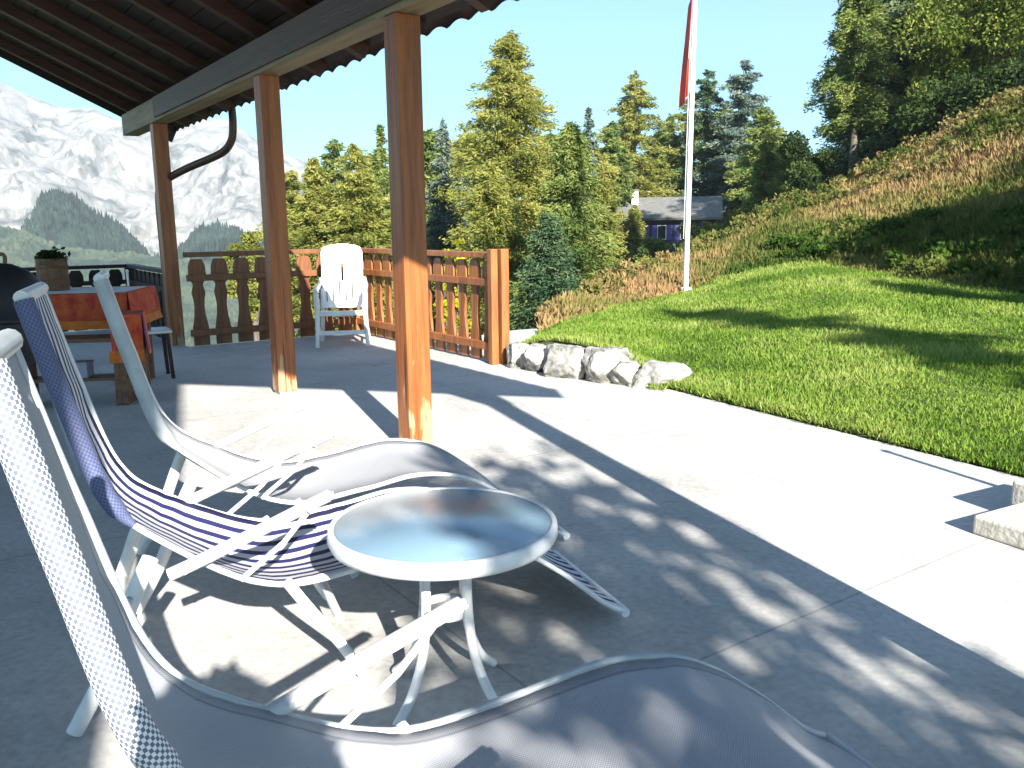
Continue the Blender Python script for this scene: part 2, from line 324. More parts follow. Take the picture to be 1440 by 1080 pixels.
# ------------------------------------------------------------------ terrace
railC_e = 2.15; railB_b = 5.45
edge = [Vector((-.1, 8.3, 0)), Vector((.30, 7.75, 0)), Vector((.85, 7.12, 0)), Vector((1.275, 6.68, 0)), Vector((1.75, 5.80, 0)), Vector((2.2, 4.97, 0)), Vector((2.65, 4.14, 0)), Vector((3.3, 2.94, 0)), Vector((4.0, 1.64, 0)), Vector((5.2, -.58, 0)), Vector((8.0, -5.76, 0))]
poly = [W(railC_e+.08, 2.2), W(railC_e+.08, railB_b+.08), W(0.1, railB_b+.12), W(0.08, 8.1), W(-4.6, 8.1), W(-8.5, 8.1), W(-8.5, -9), Vector((8.0, -9, 0))]+edge[::-1]
bm = bmesh.new(); vs = [bm.verts.new((p.x, p.y, 0)) for p in poly]; f = bm.faces.new(vs)
ex = bmesh.ops.extrude_face_region(bm, geom=[f]); bmesh.ops.translate(bm, verts=[g for g in ex['geom'] if isinstance(g, bmesh.types.BMVert)], vec=(0, 0, -3.0))
bmesh.ops.recalc_face_normals(bm, faces=bm.faces)
me = bpy.data.meshes.new('terrace'); bm.to_mesh(me); bm.free(); me.materials.append(M['concrete'])
to = bpy.data.objects.new('terrace', me); col.objects.link(to); struct(to)

# pale gravel path beyond the rail end
pm = MB(); pp = [W(railC_e+.12, 2.3, -.03), Vector((.33, 8.05, -.03)), at(775, 470, 10.3), at(765, 462, 11.2), at(722, 466, 11), W(railC_e+.12, 4.2, -.03)]
pm.add([(p.x, p.y, -.03) for p in pp], [tuple(range(len(pp)))]); struct(pm.build('path', M['concrete']))

# ------------------------------------------------------------------ porch
porch = thing('chalet_porch', 'dark brown timber porch roof on square larch posts over the terrace', 'porch', P3, ANG)
S = 0.48
posts_b = [-3.64, 0.0, 2.2, 5.67]
for b in posts_b:
    p_ = MB().box((0, b, 1.225), (0.15, 0.15, 2.41)).build('post', M['post'], porch, 0.006)
    MB().box((0, b, .0125), (0.13, 0.13, 0.025)).build('post_foot', M['grey'], p_)
MB().box((0, (7.1-3.74)/2, 2.55), (0.18, 7.1+3.74, 0.24)).build('beam', M['beam'], porch, 0.008)
MB().box((-.1005, .83, 2.56), (.02, 9.1, .20)).build('beam_shade_board', M['beam_shade'], porch, .004)  # added dark board, painting shade onto the beam's inner side
# rafters
zr = lambda e: 2.67-S*e
nb = 14
for k in range(nb):
    b = 7.05-k*0.80
    MB().bar((0.47, b, zr(0.47)+.08), (-6.0, b, zr(-6.0)+.08), 0.085, 0.10).build('rafter', M['rafter'], porch)
# boarding above the rafters, as boards with open grooves
bd = MB()
nbd = 40
for k in range(nbd):
    e0 = 0.50-k*6.5/nbd; e1 = e0-6.5/nbd+0.006
    bd.bar((e0, (7.3-3.68)/2, zr(e0)+.142), (e1, (7.3-3.68)/2, zr(e1)+.142), 7.3+3.68, 0.02)
bd.build('roof_boarding', M['darkwood'], porch)
# tiles, wavy in section and stepping down in courses
tl = MB(); vs = []; fs = []; nB = 300; rows = []
for c_ in range(17):
    e0 = 0.60-c_*0.40; rows += [(e0, zr(e0)+.155), (e0, zr(e0)+.205), (e0-.40, zr(e0-.40)+.175)]
for (e, z) in rows:
    for j in range(nB+1):
        b = -3.72+j*(11.09)/nB; ph = (b/0.26) % 1.0
        w = 0.035*math.sin(math.pi*ph) - 0.012
        vs.append((e, b, z+w))
for i in range(len(rows)-1):
    for j in range(nB): fs.append((i*(nB+1)+j, i*(nB+1)+j+1, (i+1)*(nB+1)+j+1, (i+1)*(nB+1)+j))
tl.add(vs, fs, True); tl.build('roof_tiles', M['tile'], porch)
# verge boards both ends
for b in (7.36, -3.72):
    MB().bar((0.58, b, zr(.58)+.10), (-6.0, b, zr(-6)+.10), 0.03, 0.20).build('verge_board', M['darkwood'], porch)
# downpipe from the eave to the far post
dp = spline([(0.52, 4.75, 2.52), (0.52, 4.75, 2.36), (0.50, 4.78, 2.20), (0.42, 4.90, 2.08), (0.20, 5.30, 1.96), (.08, 5.58, 1.88), (0.03, 5.72, 1.82), (-0.03, 5.80, 1.68), (-0.03, 5.80, .9), (-0.03, 5.80, .06)], 6)
MB().tube(dp, 0.04, 12).build('downpipe', M['copper'], porch)

# added unseen gable behind the camera blocking light, with its corner just left of the sun
uax = Vector((math.cos(R(-20.5)), math.sin(R(20.5)), 0)); vax = Vector((-math.sin(R(20.5)), math.cos(R(20.5)), 0))
sun_screen = thing('gable_sun_screen', 'added unseen brown timber screen behind the terrace, blocking the sun', 'house', uax*-.30+vax*-4.0, R(20.5))
gw = MB()
for k in range(17): gw.box((-4.2, -.09-(.006 if k % 2 else 0), 2.2+k*.18), (8.4, .16, .178))
gw.build('wall', M['darkwood'], sun_screen)
MB().box((-4.12, -.16, 5.91), (8.6, .5, 2.58)).build('screen_top', M['darkwood'], sun_screen)
for x in (-.12, -4.2, -8.2): MB().box((x, -.1, 1.05), (.16, .16, 2.1)).build('post', M['post'], sun_screen, .005)  # posts of the added unseen screen
for x in (-2.2, -6.0):
    w_ = MB().box((x, .005, 4.4), (1.1, .05, 1.2)).build('window', M['white'], sun_screen); MB().box((x, .036, 4.4), (.95, .015, 1.05)).build('pane', M['glasspane'], w_)  # windows of the added unseen screen

# ------------------------------------------------------------------ railings
def gapw(z):
    if z < .13: return .085
    if z < .20: return .07
    pts = [(.20, .08), (.26, .105), (.36, .145), (.46, .16), (.54, .145), (.60, .115), (.63, .12), (.67, .155), (.71, .155), (.74, .11), (.76, .06), (.80, .065), (.84, .07), (.90, .075), (.94, .10), (.97, .135), (.99, .16)]
    for (a, wa), (b, wb) in zip(pts, pts[1:]):
        if z <= b: return wa+(wb-wa)*(z-a)/(b-a)
    return .15
zs = [.02, .12, .14, .20]+[.20+.03*k for k in range(1, 27)]
def baluster_mb(pitch, s):
    rt = [((pitch-.90*gapw(z))/2, z*s) for z in zs if z < .995]
    return MB().prism([(-w, z) for w, z in rt]+[(w, z) for w, z in rt[::-1]], -.015, .015)
def railing(name, label, a, b, ztop, mm, ends=(0, 0), endh=1.06, inner=1):
    a = Vector(a); b = Vector(b); d = b-a; L = d.length; rz = math.atan2(d.y, d.x)
    t = thing(name, label, 'railing', a, rz)
    s = ztop/1.06
    n = max(2, round(L/.24)); pitch = L/n
    base = None
    for k in range(n):
        x = pitch*(k+.5)
        if base is None: o = base = baluster_mb(pitch, s).build('baluster', mm, t)
        else: o = base.copy(); col.objects.link(o); o.parent = t
        o.location = (x, 0, 0)
    for z, h, nm in ((1.03, .055, 'handrail'), (.775, .07, 'middle_rail'), (.165, .075, 'lower_rail')):
        w = .11 if nm == 'handrail' else .045
        y = 0 if nm == 'handrail' else .036*inner
        MB().box((L/2, y, z*s), (L, w, h*s)).build(nm, mm, t, .005)
    for e_, x in zip(ends, (0, L)):
        if e_: MB().box((x, 0.0, endh/2), (.10, .13, endh)).build('end_post', mm, t, .006)
    return t
railing('balcony_railing', 'carved board railing crossing the back of the terrace behind white chair', W(.10, railB_b), W(railC_e-.07, railB_b), 1.06, M['rail_shade'], inner=-1)
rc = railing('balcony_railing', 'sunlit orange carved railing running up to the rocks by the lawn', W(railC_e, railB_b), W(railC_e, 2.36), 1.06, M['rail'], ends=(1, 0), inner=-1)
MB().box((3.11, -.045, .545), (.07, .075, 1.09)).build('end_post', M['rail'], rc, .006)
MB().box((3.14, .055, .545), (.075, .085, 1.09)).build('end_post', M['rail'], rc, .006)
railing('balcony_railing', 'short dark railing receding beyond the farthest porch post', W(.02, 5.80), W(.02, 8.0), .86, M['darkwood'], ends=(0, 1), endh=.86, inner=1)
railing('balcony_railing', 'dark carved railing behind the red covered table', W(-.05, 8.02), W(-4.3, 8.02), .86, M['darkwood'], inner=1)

# ------------------------------------------------------------------ loungers
CA = R(22.0)
PROF = [(-.225, 1.13), (-.155, .86), (-.07, .585), (.06, .46), (.34, .33), (.60, .345), (.82, .375), (1.02, .335), (1.20, .22), (1.36, .085), (1.43, .045)]
def lounger(label, smat, sleeve, w, frame, tap, tap2):
    t = thing('sling_lounger', label, 'lounger', group='reclining sling loungers in a row')
    pr = spline([(a, 0, z) for a, z in PROF], 8)
    L = [0]
    for i in range(1, len(pr)): L.append(L[-1]+(pr[i]-pr[i-1]).length)
    m = MB(); ny = 16; vs = []; fs = []; uvs = []
    def y0(p):            # the back is narrower than the seat on the near side
        k = max(0, min(1, (p.x+.07)/.36)) if p.z < .6 else 0
        return (tap+tap2*max(0, (p.z-.6)/.5))*(1-k*k*(3-2*k))
    for i, p in enumerate(pr):
        ya = y0(p); tg = (pr[min(i+1, len(pr)-1)]-pr[max(i-1, 0)]).normalized(); nrm = Vector((-tg.z, 0, tg.x))
        if nrm.z < 0: nrm = -nrm
        sg = .045*math.sin(math.pi*min(1, L[i]/L[-1]*1.02)) if i else 0
        for j in range(ny+1):
            y = j/ny; q = p-nrm*sg*(1-(2*y-1)**2)+nrm*(.004*math.sin(9*y+L[i]*6)+.005*noise.noise(Vector((L[i]*9, y*2.2, w*9+tap*7)))+.003*noise.noise(Vector((L[i]*26, y*4, tap*9))))*min(1, i/4); vs.append((q.x, ya+.012+(w-ya-.024)*y, q.z))
    for i in range(len(pr)-1):
        for j in range(ny):
            fs.append((i*(ny+1)+j, i*(ny+1)+j+1, (i+1)*(ny+1)+j+1, (i+1)*(ny+1)+j))
            uvs.append(((L[i], j/ny), (L[i], (j+1)/ny), (L[i+1], (j+1)/ny), (L[i+1], j/ny)))
    m.add(vs, fs, True, uvs); so_ = m.build('sling', smat, t)
    sf = so_.modifiers.new('thick', 'SOLIDIFY'); sf.thickness = .004; sf.offset = 0
    nk = 21
    MB().tube([(p.x, y0(p), p.z) for p in pr[:nk]], [.025]*(nk-3)+[.018, .014, .010], 16, flat=1.0).build('side_sleeve', sleeve, t)
    for y in (0, w):
        MB().tube([(p.x, w if y else y0(p), p.z) for p in (pr if y else pr[nk-2:])], .0085, 10).build('seat_rail', frame, t)
        arm = MB().tube(spline([(.06, y, .405), (.14, y, .432), (.30, y, .494), (.47, y, .560), (.49, y, .565)], 5), .0175, 10, flat=1.0).build('armrest', M['white'], t)
        MB().tube([(.24, y, .36), (.36, y, .45), (.44, y, .54)], .008, 8).build('arm_brace', M['white'], arm)
        MB().tube(spline([(.02, y, .46), (-.03, y, .36), (-.10, y, .19), (-.20, y, .012)], 5), .022, 10, flat=.7).build('rear_leg', M['white'], t)
        MB().tube(spline([(.36, y, .335), (.42, y, .24), (.50, y, .12), (.56, y, .012)], 5), .016, 10, flat=.8).build('front_leg', M['white'], t)
    MB().tube([(-.228, tap+tap2-.005, 1.135), (-.228, w+.005, 1.135)], .019, 12).build('head_bar', frame, t)
    for y in (-.02, w+.02):
        for (x, z) in ((.10, .418), (.43, .543), (-.04, .36)):
            MB().tube([(x, y-.008, z), (x, y+.008, z)], .009, 8).build('bolt', M['grey'], t)
    MB().tube([(1.44, -.0, .035), (1.44, w, .035)], .016, 10).build('foot_bar', frame, t)
    MB().tube([(.50, 0, .20), (.50, w, .20)], .014, 8).build('crossbar', M['white'], t)
    MB().tube([(-.09, 0, .20), (-.09, w, .20)], .014, 8).build('crossbar', M['white'], t)
    return t
def place(t, a0, dn):
    t.rotation_euler = (0, 0, CA); A = Vector((math.cos(CA), math.sin(CA), 0)); T = Vector((-math.sin(CA), math.cos(CA), 0))
    t.location = A*a0+T*dn
place(lounger('nearest lounger, white woven mesh sling half in sun beside the round table', M['mesh_sling'], M['sleeve'], .60, M['grey'], .29, .09), 0.0, .90)
place(lounger('navy and white striped lounger between round table and plain white lounger', M['stripe_sling'], M['navy_sleeve'], .57, M['white'], .13, .04), -.11, 2.31)
place(lounger('farthest lounger, plain pale sling, behind the striped one', M['mesh_sling'], M['grey'], .58, M['white'], .24, .04), .02, 3.03)

# ------------------------------------------------------------------ round table
tb = thing('round_table', 'low round garden table with glass top and white rim', 'table', (-.19, 2.2, 0))
RT = .3075; zt = .52
g_ = MB(); g_.lathe([(0.0001, zt-.012), (RT-.015, zt-.012), (RT-.015, zt-.004), (0.0001, zt-.004)], 64); g_.build('glass_top', M['tableglass'], tb)
MB().lathe([(RT-.016, zt-.03), (RT-.016, zt-.003), (RT-.013, zt+.0005), (RT-.004, zt-.0005), (RT, zt-.006), (RT+.002, zt-.03), (RT-.004, zt-.043), (RT-.012, zt-.045), (RT-.016, zt-.03)], 72).build('rim', M['white'], tb)
for k in range(4):
    a = R(45+90*k+8); c_, s_ = math.cos(a), math.sin(a)
    pts = spline([(r_*c_, r_*s_, z_) for r_, z_ in ((.20, .487), (.115, .472), (.085, .44), (.078, .36), (.082, .26), (.10, .16), (.145, .07), (.205, .012))], 5)
    MB().tube(pts, .0135, 12).build('leg', M['white'], tb)
MB().lathe([(.066, .255), (.074, .268), (.066, .281), (.058, .268), (.066, .255)], 32).build('leg_ring', M['white'], tb)
MB().box((0, 0, .4845), (.46, .025, .015)).box((0, 0, .4690), (.025, .46, .015)).build('top_support', M['white'], tb)

# ------------------------------------------------------------------ white resin chair by the railing
def resin_chair():
    t = thing('resin_chair', 'white high backed resin armchair by the railing corner', 'chair', (-1.90, 9.62, 0), R(8))
    # faces -y
    s = MB(); n = 10; vs = []; fs = []
    for i in range(n+1):
        for j in range(n+1):
            x = (i/n-.5)*.46; y = -.24+.46*j/n; vs.append((x, y, .405-.02*math.sin(math.pi*i/n)-.03*j/n-(.03 if j == 0 else 0)))
    for i in range(n):
        for j in range(n): fs.append((i*(n+1)+j, (i+1)*(n+1)+j, (i+1)*(n+1)+j+1, i*(n+1)+j+1))
    s.add(vs, fs, True); o = s.build('seat', M['plastic_chair'], t); sf = o.modifiers.new('thick', 'SOLIDIFY'); sf.thickness = .02
    MB().box((0, -.235, .375), (.48, .02, .055)).build('seat_apron', M['plastic_chair'], t, .006)
    b = MB()
    y0, y1 = .20, .37; z0, z1 = .42, 1.12
    yb = lambda z: y0+(y1-y0)*(z-z0)/(z1-z0)
    def panel(xa, xb, za, zb):
        b.bar(((xa+xb)/2, yb(za), za), ((xa+xb)/2, yb(zb), zb), xb-xa, .018, up=(0, 1, 0))
    wtop = .23
    panel(-.235, -.185, z0-.02, 1.02); panel(.185, .235, z0-.02, 1.02)
    panel(-.190, -.012, .70, .93); panel(.012, .190, .70, .93)
    for k in range(5):
        x = -.145+.0725*k; panel(x-.030, x+.030, z0+.05, .702)
    panel(-.186, .186, z0-.02, z0+.052)
    # rounded head panel
    pts = [(-.235, .90), (.235, .90), (.235, 1.03), (.21, 1.085), (.15, 1.105), (.05, 1.12), (-.05, 1.12), (-.15, 1.105), (-.21, 1.085), (-.235, 1.03)]
    vs = [(x, yb(z)-.012, z) for x, z in pts]+[(x, yb(z)+.014, z) for x, z in pts]; k = len(pts)
    b.add(vs, [tuple(range(k)), tuple(range(2*k-1, k-1, -1))]+[((i+1) % k, i, k+i, k+(i+1) % k) for i in range(k)])
    b.build('backrest', M['plastic_chair'], t, .004)
    for s_ in (-1, 1):
        x = .265*s_
        MB().tube(spline([(x*.92, .30, .72), (x, .18, .655), (x, -.05, .64), (x, -.24, .625), (x*.99, -.285, .60)], 5), .026, 10, flat=1.2).build('armrest', M['plastic_chair'], t)
        MB().tube(spline([(x, -.27, .60), (x*.98, -.25, .40), (x*1.0, -.27, .18), (x*1.04, -.29, .008)], 5), [.030]*5+[.027]*5+[.022]*6, 10).build('leg', M['plastic_chair'], t)
        MB().tube(spline([(x*.86, .25, .62), (x*.88, .22, .40), (x*.95, .29, .18), (x*1.02, .34, .008)], 5), .026, 10).build('leg', M['plastic_chair'], t)
        MB().bar((x*1.0, -.27, .17), (x*.95, .29, .17), .018, .035).build('side_stretcher', M['plastic_chair'], t)
    MB().bar((-.262, -.268, .165), (.262, -.268, .165), .018, .045).build('front_stretcher', M['plastic_chair'], t)
resin_chair()

# ------------------------------------------------------------------ left corner: grill cover, table, bench, towel chair
gp = at(0, 430, 4.3); gr = thing('kettle_grill', 'black round kettle grill on thin legs at the left edge', 'grill', (gp.x, gp.y, 0))
MB().lathe([(0.001, 1.15), (.07, 1.143), (.14, 1.11), (.195, 1.05), (.23, .96), (.24, .885), (.245, .88), (.245, .865), (.235, .86)], 40).build('lid', M['black'], gr)
MB().lathe([(.235, .858), (.235, .82), (.215, .74), (.17, .67), (.10, .625), (.001, .615)], 40).build('bowl', M['black'], gr)
MB().tube(spline([(-.05, 0, 1.145), (-.045, 0, 1.19), (.045, 0, 1.19), (.05, 0, 1.145)], 4), .010, 8).build('handle', M['oldwood'], gr)
for k in range(3):
    a = R(30+120*k); MB().tube([(.15*math.cos(a), .15*math.sin(a), .66), (.27*math.cos(a), .27*math.sin(a), .012)], .012, 8).build('leg', M['grey'], gr)

dt = thing('dining_table', 'wooden table under a red and orange cloth by the dark railing', 'table', (-3.55, 7.15, 0), R(8))
MB().box((0, 0, .795), (.86, .80, .03)).build('tabletop', M['oldwood'], dt)
for x in (-.37, .37):
    for y in (-.33, .33): MB().box((x, y, .39), (.06, .06, .78)).build('leg', M['oldwood'], dt, .004)
cl = thing('tablecloth', 'red tablecloth with an orange border hanging from the table', 'tablecloth', (-3.55, 7.15, 0), R(8))
def drape(a, b, z0, z1, n=14, amp=.012):
    m = MB(); vs = []; fs = []; a = Vector(a); b = Vector(b); d = (b-a).normalized(); nr = Vector((d.y, -d.x, 0))
    for i in range(n+1):
        for j in range(5):
            t = j/4; p = a.lerp(b, i/n)+nr*(.006+amp*t*math.sin(i*1.9))+nr*.02*t; vs.append((p.x, p.y, z0+(z1-z0)*t))
    for i in range(n):
        for j in range(4): fs.append((i*5+j, (i+1)*5+j, (i+1)*5+j+1, i*5+j+1))
    return m.add(vs, fs, True)
MB().box((0, 0, .8145), (.89, .83, .005)).build('cloth_top', M['red'], cl)
c4 = [(-.445, -.415, 0), (.445, -.415, 0), (.445, .415, 0), (-.445, .415, 0)]
for i in range(4):
    drape(c4[i], c4[(i+1) % 4], .815, .60).build('cloth_side', M['red'], cl); 
    a_ = Vector(c4[i]); b_ = Vector(c4[(i+1) % 4]); d_ = (b_-a_).normalized(); nr_ = Vector((d_.y, -d_.x, 0))*.021
    drape(a_+nr_, b_+nr_, .60, .535, amp=.006).build('cloth_border', M['orange'], cl)
rn = MB().box((.02, -.06, .8195), (.80, .66, .003)).build('table_runner', M['linen'], loc=(-3.55, 7.15, 0), rz=R(8)); tag(rn, 'pale linen runner spread over the red tablecloth', 'table runner')
pb = thing('wooden_planter', 'small brown wooden planter with dark leaves on the linen runner', 'planter', (-3.78, 7.10, .822), R(8))
kk = MB()
for k in range(14):
    a = 2*math.pi*k/14; kk.box((.105*math.cos(a), .105*math.sin(a), .13), (.022, .050, .26), Matrix.Rotation(a, 3, 'Z'))
kk.lathe([(.001, .02), (.10, .02)], 14); kk.build('staves', M['oldwood'], pb)
MB().lathe([(.119, .06), (.123, .06), (.123, .085), (.119, .085)], 24).lathe([(.119, .18), (.123, .18), (.123, .205), (.119, .205)], 24).build('hoops', M['clay'], pb)
rg = np.random.default_rng(3); N = 260
Cc = rg.normal(0, .05, (N, 3)); Cc[:, 2] = .255+abs(rg.normal(0, .03, N)); Dd = rg.normal(0, 1, (N, 3)); Dd /= np.linalg.norm(Dd, axis=1)[:, None]; Ss = np.cross(Dd, rg.normal(0, 1, (N, 3))); Ss /= np.linalg.norm(Ss, axis=1)[:, None]
M['plantleaf'] = leafmat('planter_leaf', (.015, .03, .012), (.04, .07, .02))
quads('leaves', Cc, Dd*.03, Ss*.014, M['plantleaf'], pb, rg.random(N))

bn = thing('bench', 'brown plank bench with a low shelf before the red table', 'bench', (-3.30, 6.42, 0), R(8))
for y in (-.09, .06): MB().box((0, y, .50), (.86, .135, .03)).build('seat_plank', M['oldwood'], bn, .004)
for x in (-.36, .36): MB().box((x, -.015, .2425), (.04, .26, .485)).build('leg', M['oldwood'], bn, .004)
MB().box((0, -.015, .20), (.68, .22, .02)).build('shelf', M['oldwood'], bn)
for k, (x, w_, h_, lb) in enumerate(((-.12, .08, .10, 'smaller pale box on the bench shelf'), (.04, .11, .12, 'larger pale box on the bench shelf'))):
    b_ = thing('storage_box', lb, 'box', bn.matrix_basis @ Vector((x, -.03, .211)), R(8), 'boxes on the bench shelf')
    MB().box((0, 0, h_*.42), (w_, .15, h_*.84)).build('body', M['boxgrey'], b_, .004); MB().box((0, 0, h_*.92), (w_+.012, .162, h_*.15)).build('lid', M['boxgrey'], b_, .004)

tc_ = thing('wooden_stool', 'tall dark wooden stool under a bright towel', 'stool', (-2.93, 6.50, 0), R(20))
MB().box((0, 0, .66), (.20, .30, .03)).build('seat', M['oldwood'], tc_, .004)
for x in (-.08, .08):
    for y in (-.125, .125): MB().bar((x, y, .645), (x*1.2, y*1.1, 0), .045, .045, up=(1, 0, 0)).build('leg', M['oldwood'], tc_, .003)
for y in (-.13, .13): MB().box((0, y, .22), (.17, .025, .04)).build('stretcher', M['oldwood'], tc_)
tw = thing('beach_towel', 'red, orange and purple towel hanging over the wooden stool', 'towel', (-2.93, 6.50, 0), R(20))
MB().box((0, 0, .681), (.22, .33, .008)).build('towel_top', M['red'], tw)
drape((-.11, -.165, 0), (.11, -.165, 0), .684, .42).build('towel_front', M['red'], tw)
drape((.11, -.165, 0), (.11, .0, 0), .684, .40, 8).build('towel_stripe', M['purple'], tw); drape((.11, .0, 0), (.11, .165, 0), .684, .36, 8).build('towel_stripe', M['orange'], tw)
drape((-.13, -.186, 0), (.11, -.186, 0), .42, .33).build('towel_stripe', M['orange'], tw)

ws = thing('side_stool', 'low white topped stool beside the far porch post', 'stool', (-3.22, 7.55, 0), R(30))
MB().box((0, 0, .42), (.34, .34, .025)).build('seat', M['white'], ws, .006)
for x in (-.13, .13):
    for y in (-.13, .13): MB().bar((x, y, .41), (x*1.15, y*1.15, 0), .03, .03, up=(1, 0, 0)).build('leg', M['darkwood'], ws)
wp = thing('garden_cane', 'thin white pole standing by the dark railing', 'pole', at(187, 470, 9.3))
wp.location.z = 0; MB().tube([(0, 0, 0), (0, 0, .86)], .012, 8).build('shaft', M['whitepaint'], wp); MB().lathe([(.001, .89), (.016, .88), (.018, .865), (.012, .855)], 10).build('cap', M['whitepaint'], wp)

# ------------------------------------------------------------------ terrain (lawn + hillside), lofted from measured rows
XS = [735, 800, 870, 945, 1010, 1100, 1200, 1320, 1440, 1600, 1900]
R0 = [Vector((e.x+.02, e.y+.03, z)) for e, z in zip(edge, [.05, .26, .22, .04, .03, .03, .03, .03, .03, .03, .03])]
row = lambda L: [at(*p) for p in L]
R2 = row([(757,468,10.5),(800,455,11.5),(870,432,13.5),(960,412,16),(1040,385,17),(1130,372,16.5),(1230,385,15),(1330,400,13),(1440,415,11.5),(1600,430,9),(1900,440,6)])
R3 = row([(762,463,11.2),(815,440,13),(890,412,16),(975,385,18.5),(1060,350,20),(1150,330,20),(1240,320,18.5),(1340,310,17),(1440,300,15.5),(1600,270,13),(1900,200,10)])
R4 = row([(766,459,11.8),(825,430,14),(905,398,17.5),(985,365,20.5),(1070,325,22.5),(1150,300,23),(1245,275,22),(1340,245,20.5),(1440,215,19),(1600,150,17),(1900,20,14)])
R5 = row([(770,455,12.3),(830,423,15),(915,387,19),(995,347,22.5),(1070,305,25),(1150,277,26),(1245,232,25.5),(1340,185,24.5),(1440,137,23),(1600,50,21),(1900,-120,18)])
R1 = [a.lerp(b, .45)-Vector((0, 0, .05)) for a, b in zip(R0, R2)]
R6 = [p+Vector((0.2, 2.5, -1.0)) for p in R5]; R7 = [p+Vector((1.0, 16, -5)) for k, p in enumerate(R5)]
def loft(rows, nu, nv):
    g = [spline(r_, nu) for r_ in rows]; g = list(zip(*g)); g = [spline(c, nv) for c in g]; return g   # [col][row]
def grid_obj(name, g, m, bump, attr=None):
    mb = MB(); nr = len(g[0]); vs = []; fs = []
    for i, c in enumerate(g):
        for j, p in enumerate(c):
            q = Vector(p); q.z += bump(q, j/(nr-1)); vs.append(q)
    for i in range(len(g)-1):
        for j in range(nr-1): fs.append((i*nr+j, (i+1)*nr+j, (i+1)*nr+j+1, i*nr+j+1))
    mb.add(vs, fs, True); return mb.build(name, m), vs, nr
M['soil'] = mat('lawn_soil', (0.075, 0.110, 0.022), 0.95, (0.060, 0.070, 0.022), 2.5, bump=.4, bscale=30)
M['hill'] = mat('hillside_ground', (0.14, 0.11, 0.045), 0.95, (0.060, 0.080, 0.022), .55, bump=.6, bscale=9, ramp=(.40, .56))
nz = lambda q, s, a: a*noise.noise(Vector((q.x*s, q.y*s, 3.1)))
lg = loft([R0, R1, R2], 8, 10)
lawn, lv, lnr = grid_obj('lawn', lg, M['soil'], lambda q, v: nz(q, .7, .03)*min(1, v*6)); struct(lawn)
hg = loft([R2, R3, R4, R5, R6, R7], 10, 7)
hill, hv, hnr = grid_obj('hillside', hg, M['hill'], lambda q, v: nz(q, .8, .16)*min(1, v*8)+nz(q, 2.3, .07)*min(1, v*8)); struct(hill)
bank = MB(); bank.add([(e.x, e.y, -1) for e in R0]+[tuple(e) for e in R0], [(i, i+1, len(R0)+i+1, len(R0)+i) for i in range(len(R0)-1)]); struct(bank.build('lawn_edge', M['soil']))
# surface sampler
def sampler(vs, nr, rg, N, dens):
    A = np.array([tuple(v) for v in vs], np.float32).reshape(-1, nr, 3)
    nc = A.shape[0]; a = A[:-1, :-1]; b = A[1:, :-1]; c = A[1:, 1:]; d = A[:-1, 1:]
    area = np.linalg.norm(np.cross(c-a, d-b), axis=2)*.5; cen = (a+c)/2; wgt = area*dens(cen, np.broadcast_to((np.arange(nr-1)/(nr-1))[None, :], area.shape))
    pI = wgt.ravel()/wgt.sum(); idx = rg.choice(pI.size, N, p=pI); i, j = np.unravel_index(idx, area.shape)
    u = rg.random((N, 1)).astype(np.float32); v = rg.random((N, 1)).astype(np.float32)
    P = (a[i, j]*(1-u)+b[i, j]*u)*(1-v)+(d[i, j]*(1-u)+c[i, j]*u)*v
    return P, (j+v[:, 0])/(nr-1), i/nc
def blades(name, P, hgt, wid, lean, m, tint, rg):
    N = len(P); up = np.zeros((N, 3), np.float32); up[:, 2] = 1; up += rg.normal(0, lean, (N, 3)); up /= np.linalg.norm(up, axis=1)[:, None]
    az = rg.random(N)*2*math.pi; S_ = np.stack([np.cos(az), np.sin(az), np.zeros(N)], 1)
    return quads(name, P+up*(hgt*.45)[:, None], up*(hgt*.55)[:, None], S_*wid[:, None], m, None, tint)
M['grass'] = leafmat('grass_blade', (.075, .140, .020), (.180, .275, .042), (.33, .37, .11), scale=.8, transl=.4)
rg = np.random.default_rng(11)
P, v, u = sampler(lv, lnr, rg, 210000, lambda c, vv: 1/(np.maximum(3.5, np.linalg.norm(c[..., :2], axis=2))**1.5)*(c[..., 1] > 1.0))
dist = np.linalg.norm(P[:, :2], axis=1)
E_ = np.array([tuple(e) for e in R0], np.float32); ei = rg.choice(6, 16000, p=np.array([.20, .2, .18, .16, .14, .12]))+2; et = rg.random((16000, 1)).astype(np.float32)
PE = E_[ei]*(1-et)+E_[ei+1]*et; sg_ = np.array([noise.noise(Vector((p[0]*4, p[1]*4, 0))) for p in PE]); PE[:, :2] += (rg.normal(.0, .022, (len(PE), 1))+.03*sg_[:, None]+.01)*np.array([.88, .47]); PE[:, 2] = .012
ri = rg.choice(3, 1500); et = rg.random((1500, 1)).astype(np.float32); PR = E_[ri]*(1-et)+E_[ri+1]*et; cl_ = np.array([noise.noise(Vector((p[0]*7, p[1]*7, 4))) for p in PR]); PR = PR[cl_ > .0]
PR[:, :2] += rg.normal(0, .025, (len(PR), 2))+np.array([-.06, -.09]); PR[:, 2] = .008
P = np.concatenate([P, PE.astype(np.float32), PR.astype(np.float32)]); dist = np.linalg.norm(P[:, :2], axis=1)
gn = np.array([noise.noise(Vector((p[0]*.9, p[1]*.9, 1.0)))+.5*noise.noise(Vector((p[0]*3.1, p[1]*3.1, 5.0))) for p in P])
g1 = blades('grass', P, (.022+.034*rg.random(len(P)))*(.8+dist/20)*(1+.55*gn), (.0028+.0004*dist), .6, M['grass'], np.clip(rg.normal(.5, .22, len(P))+.45*gn, 0, 1.1), rg)
tag(g1, 'short green lawn grass', 'grass', kind='stuff')
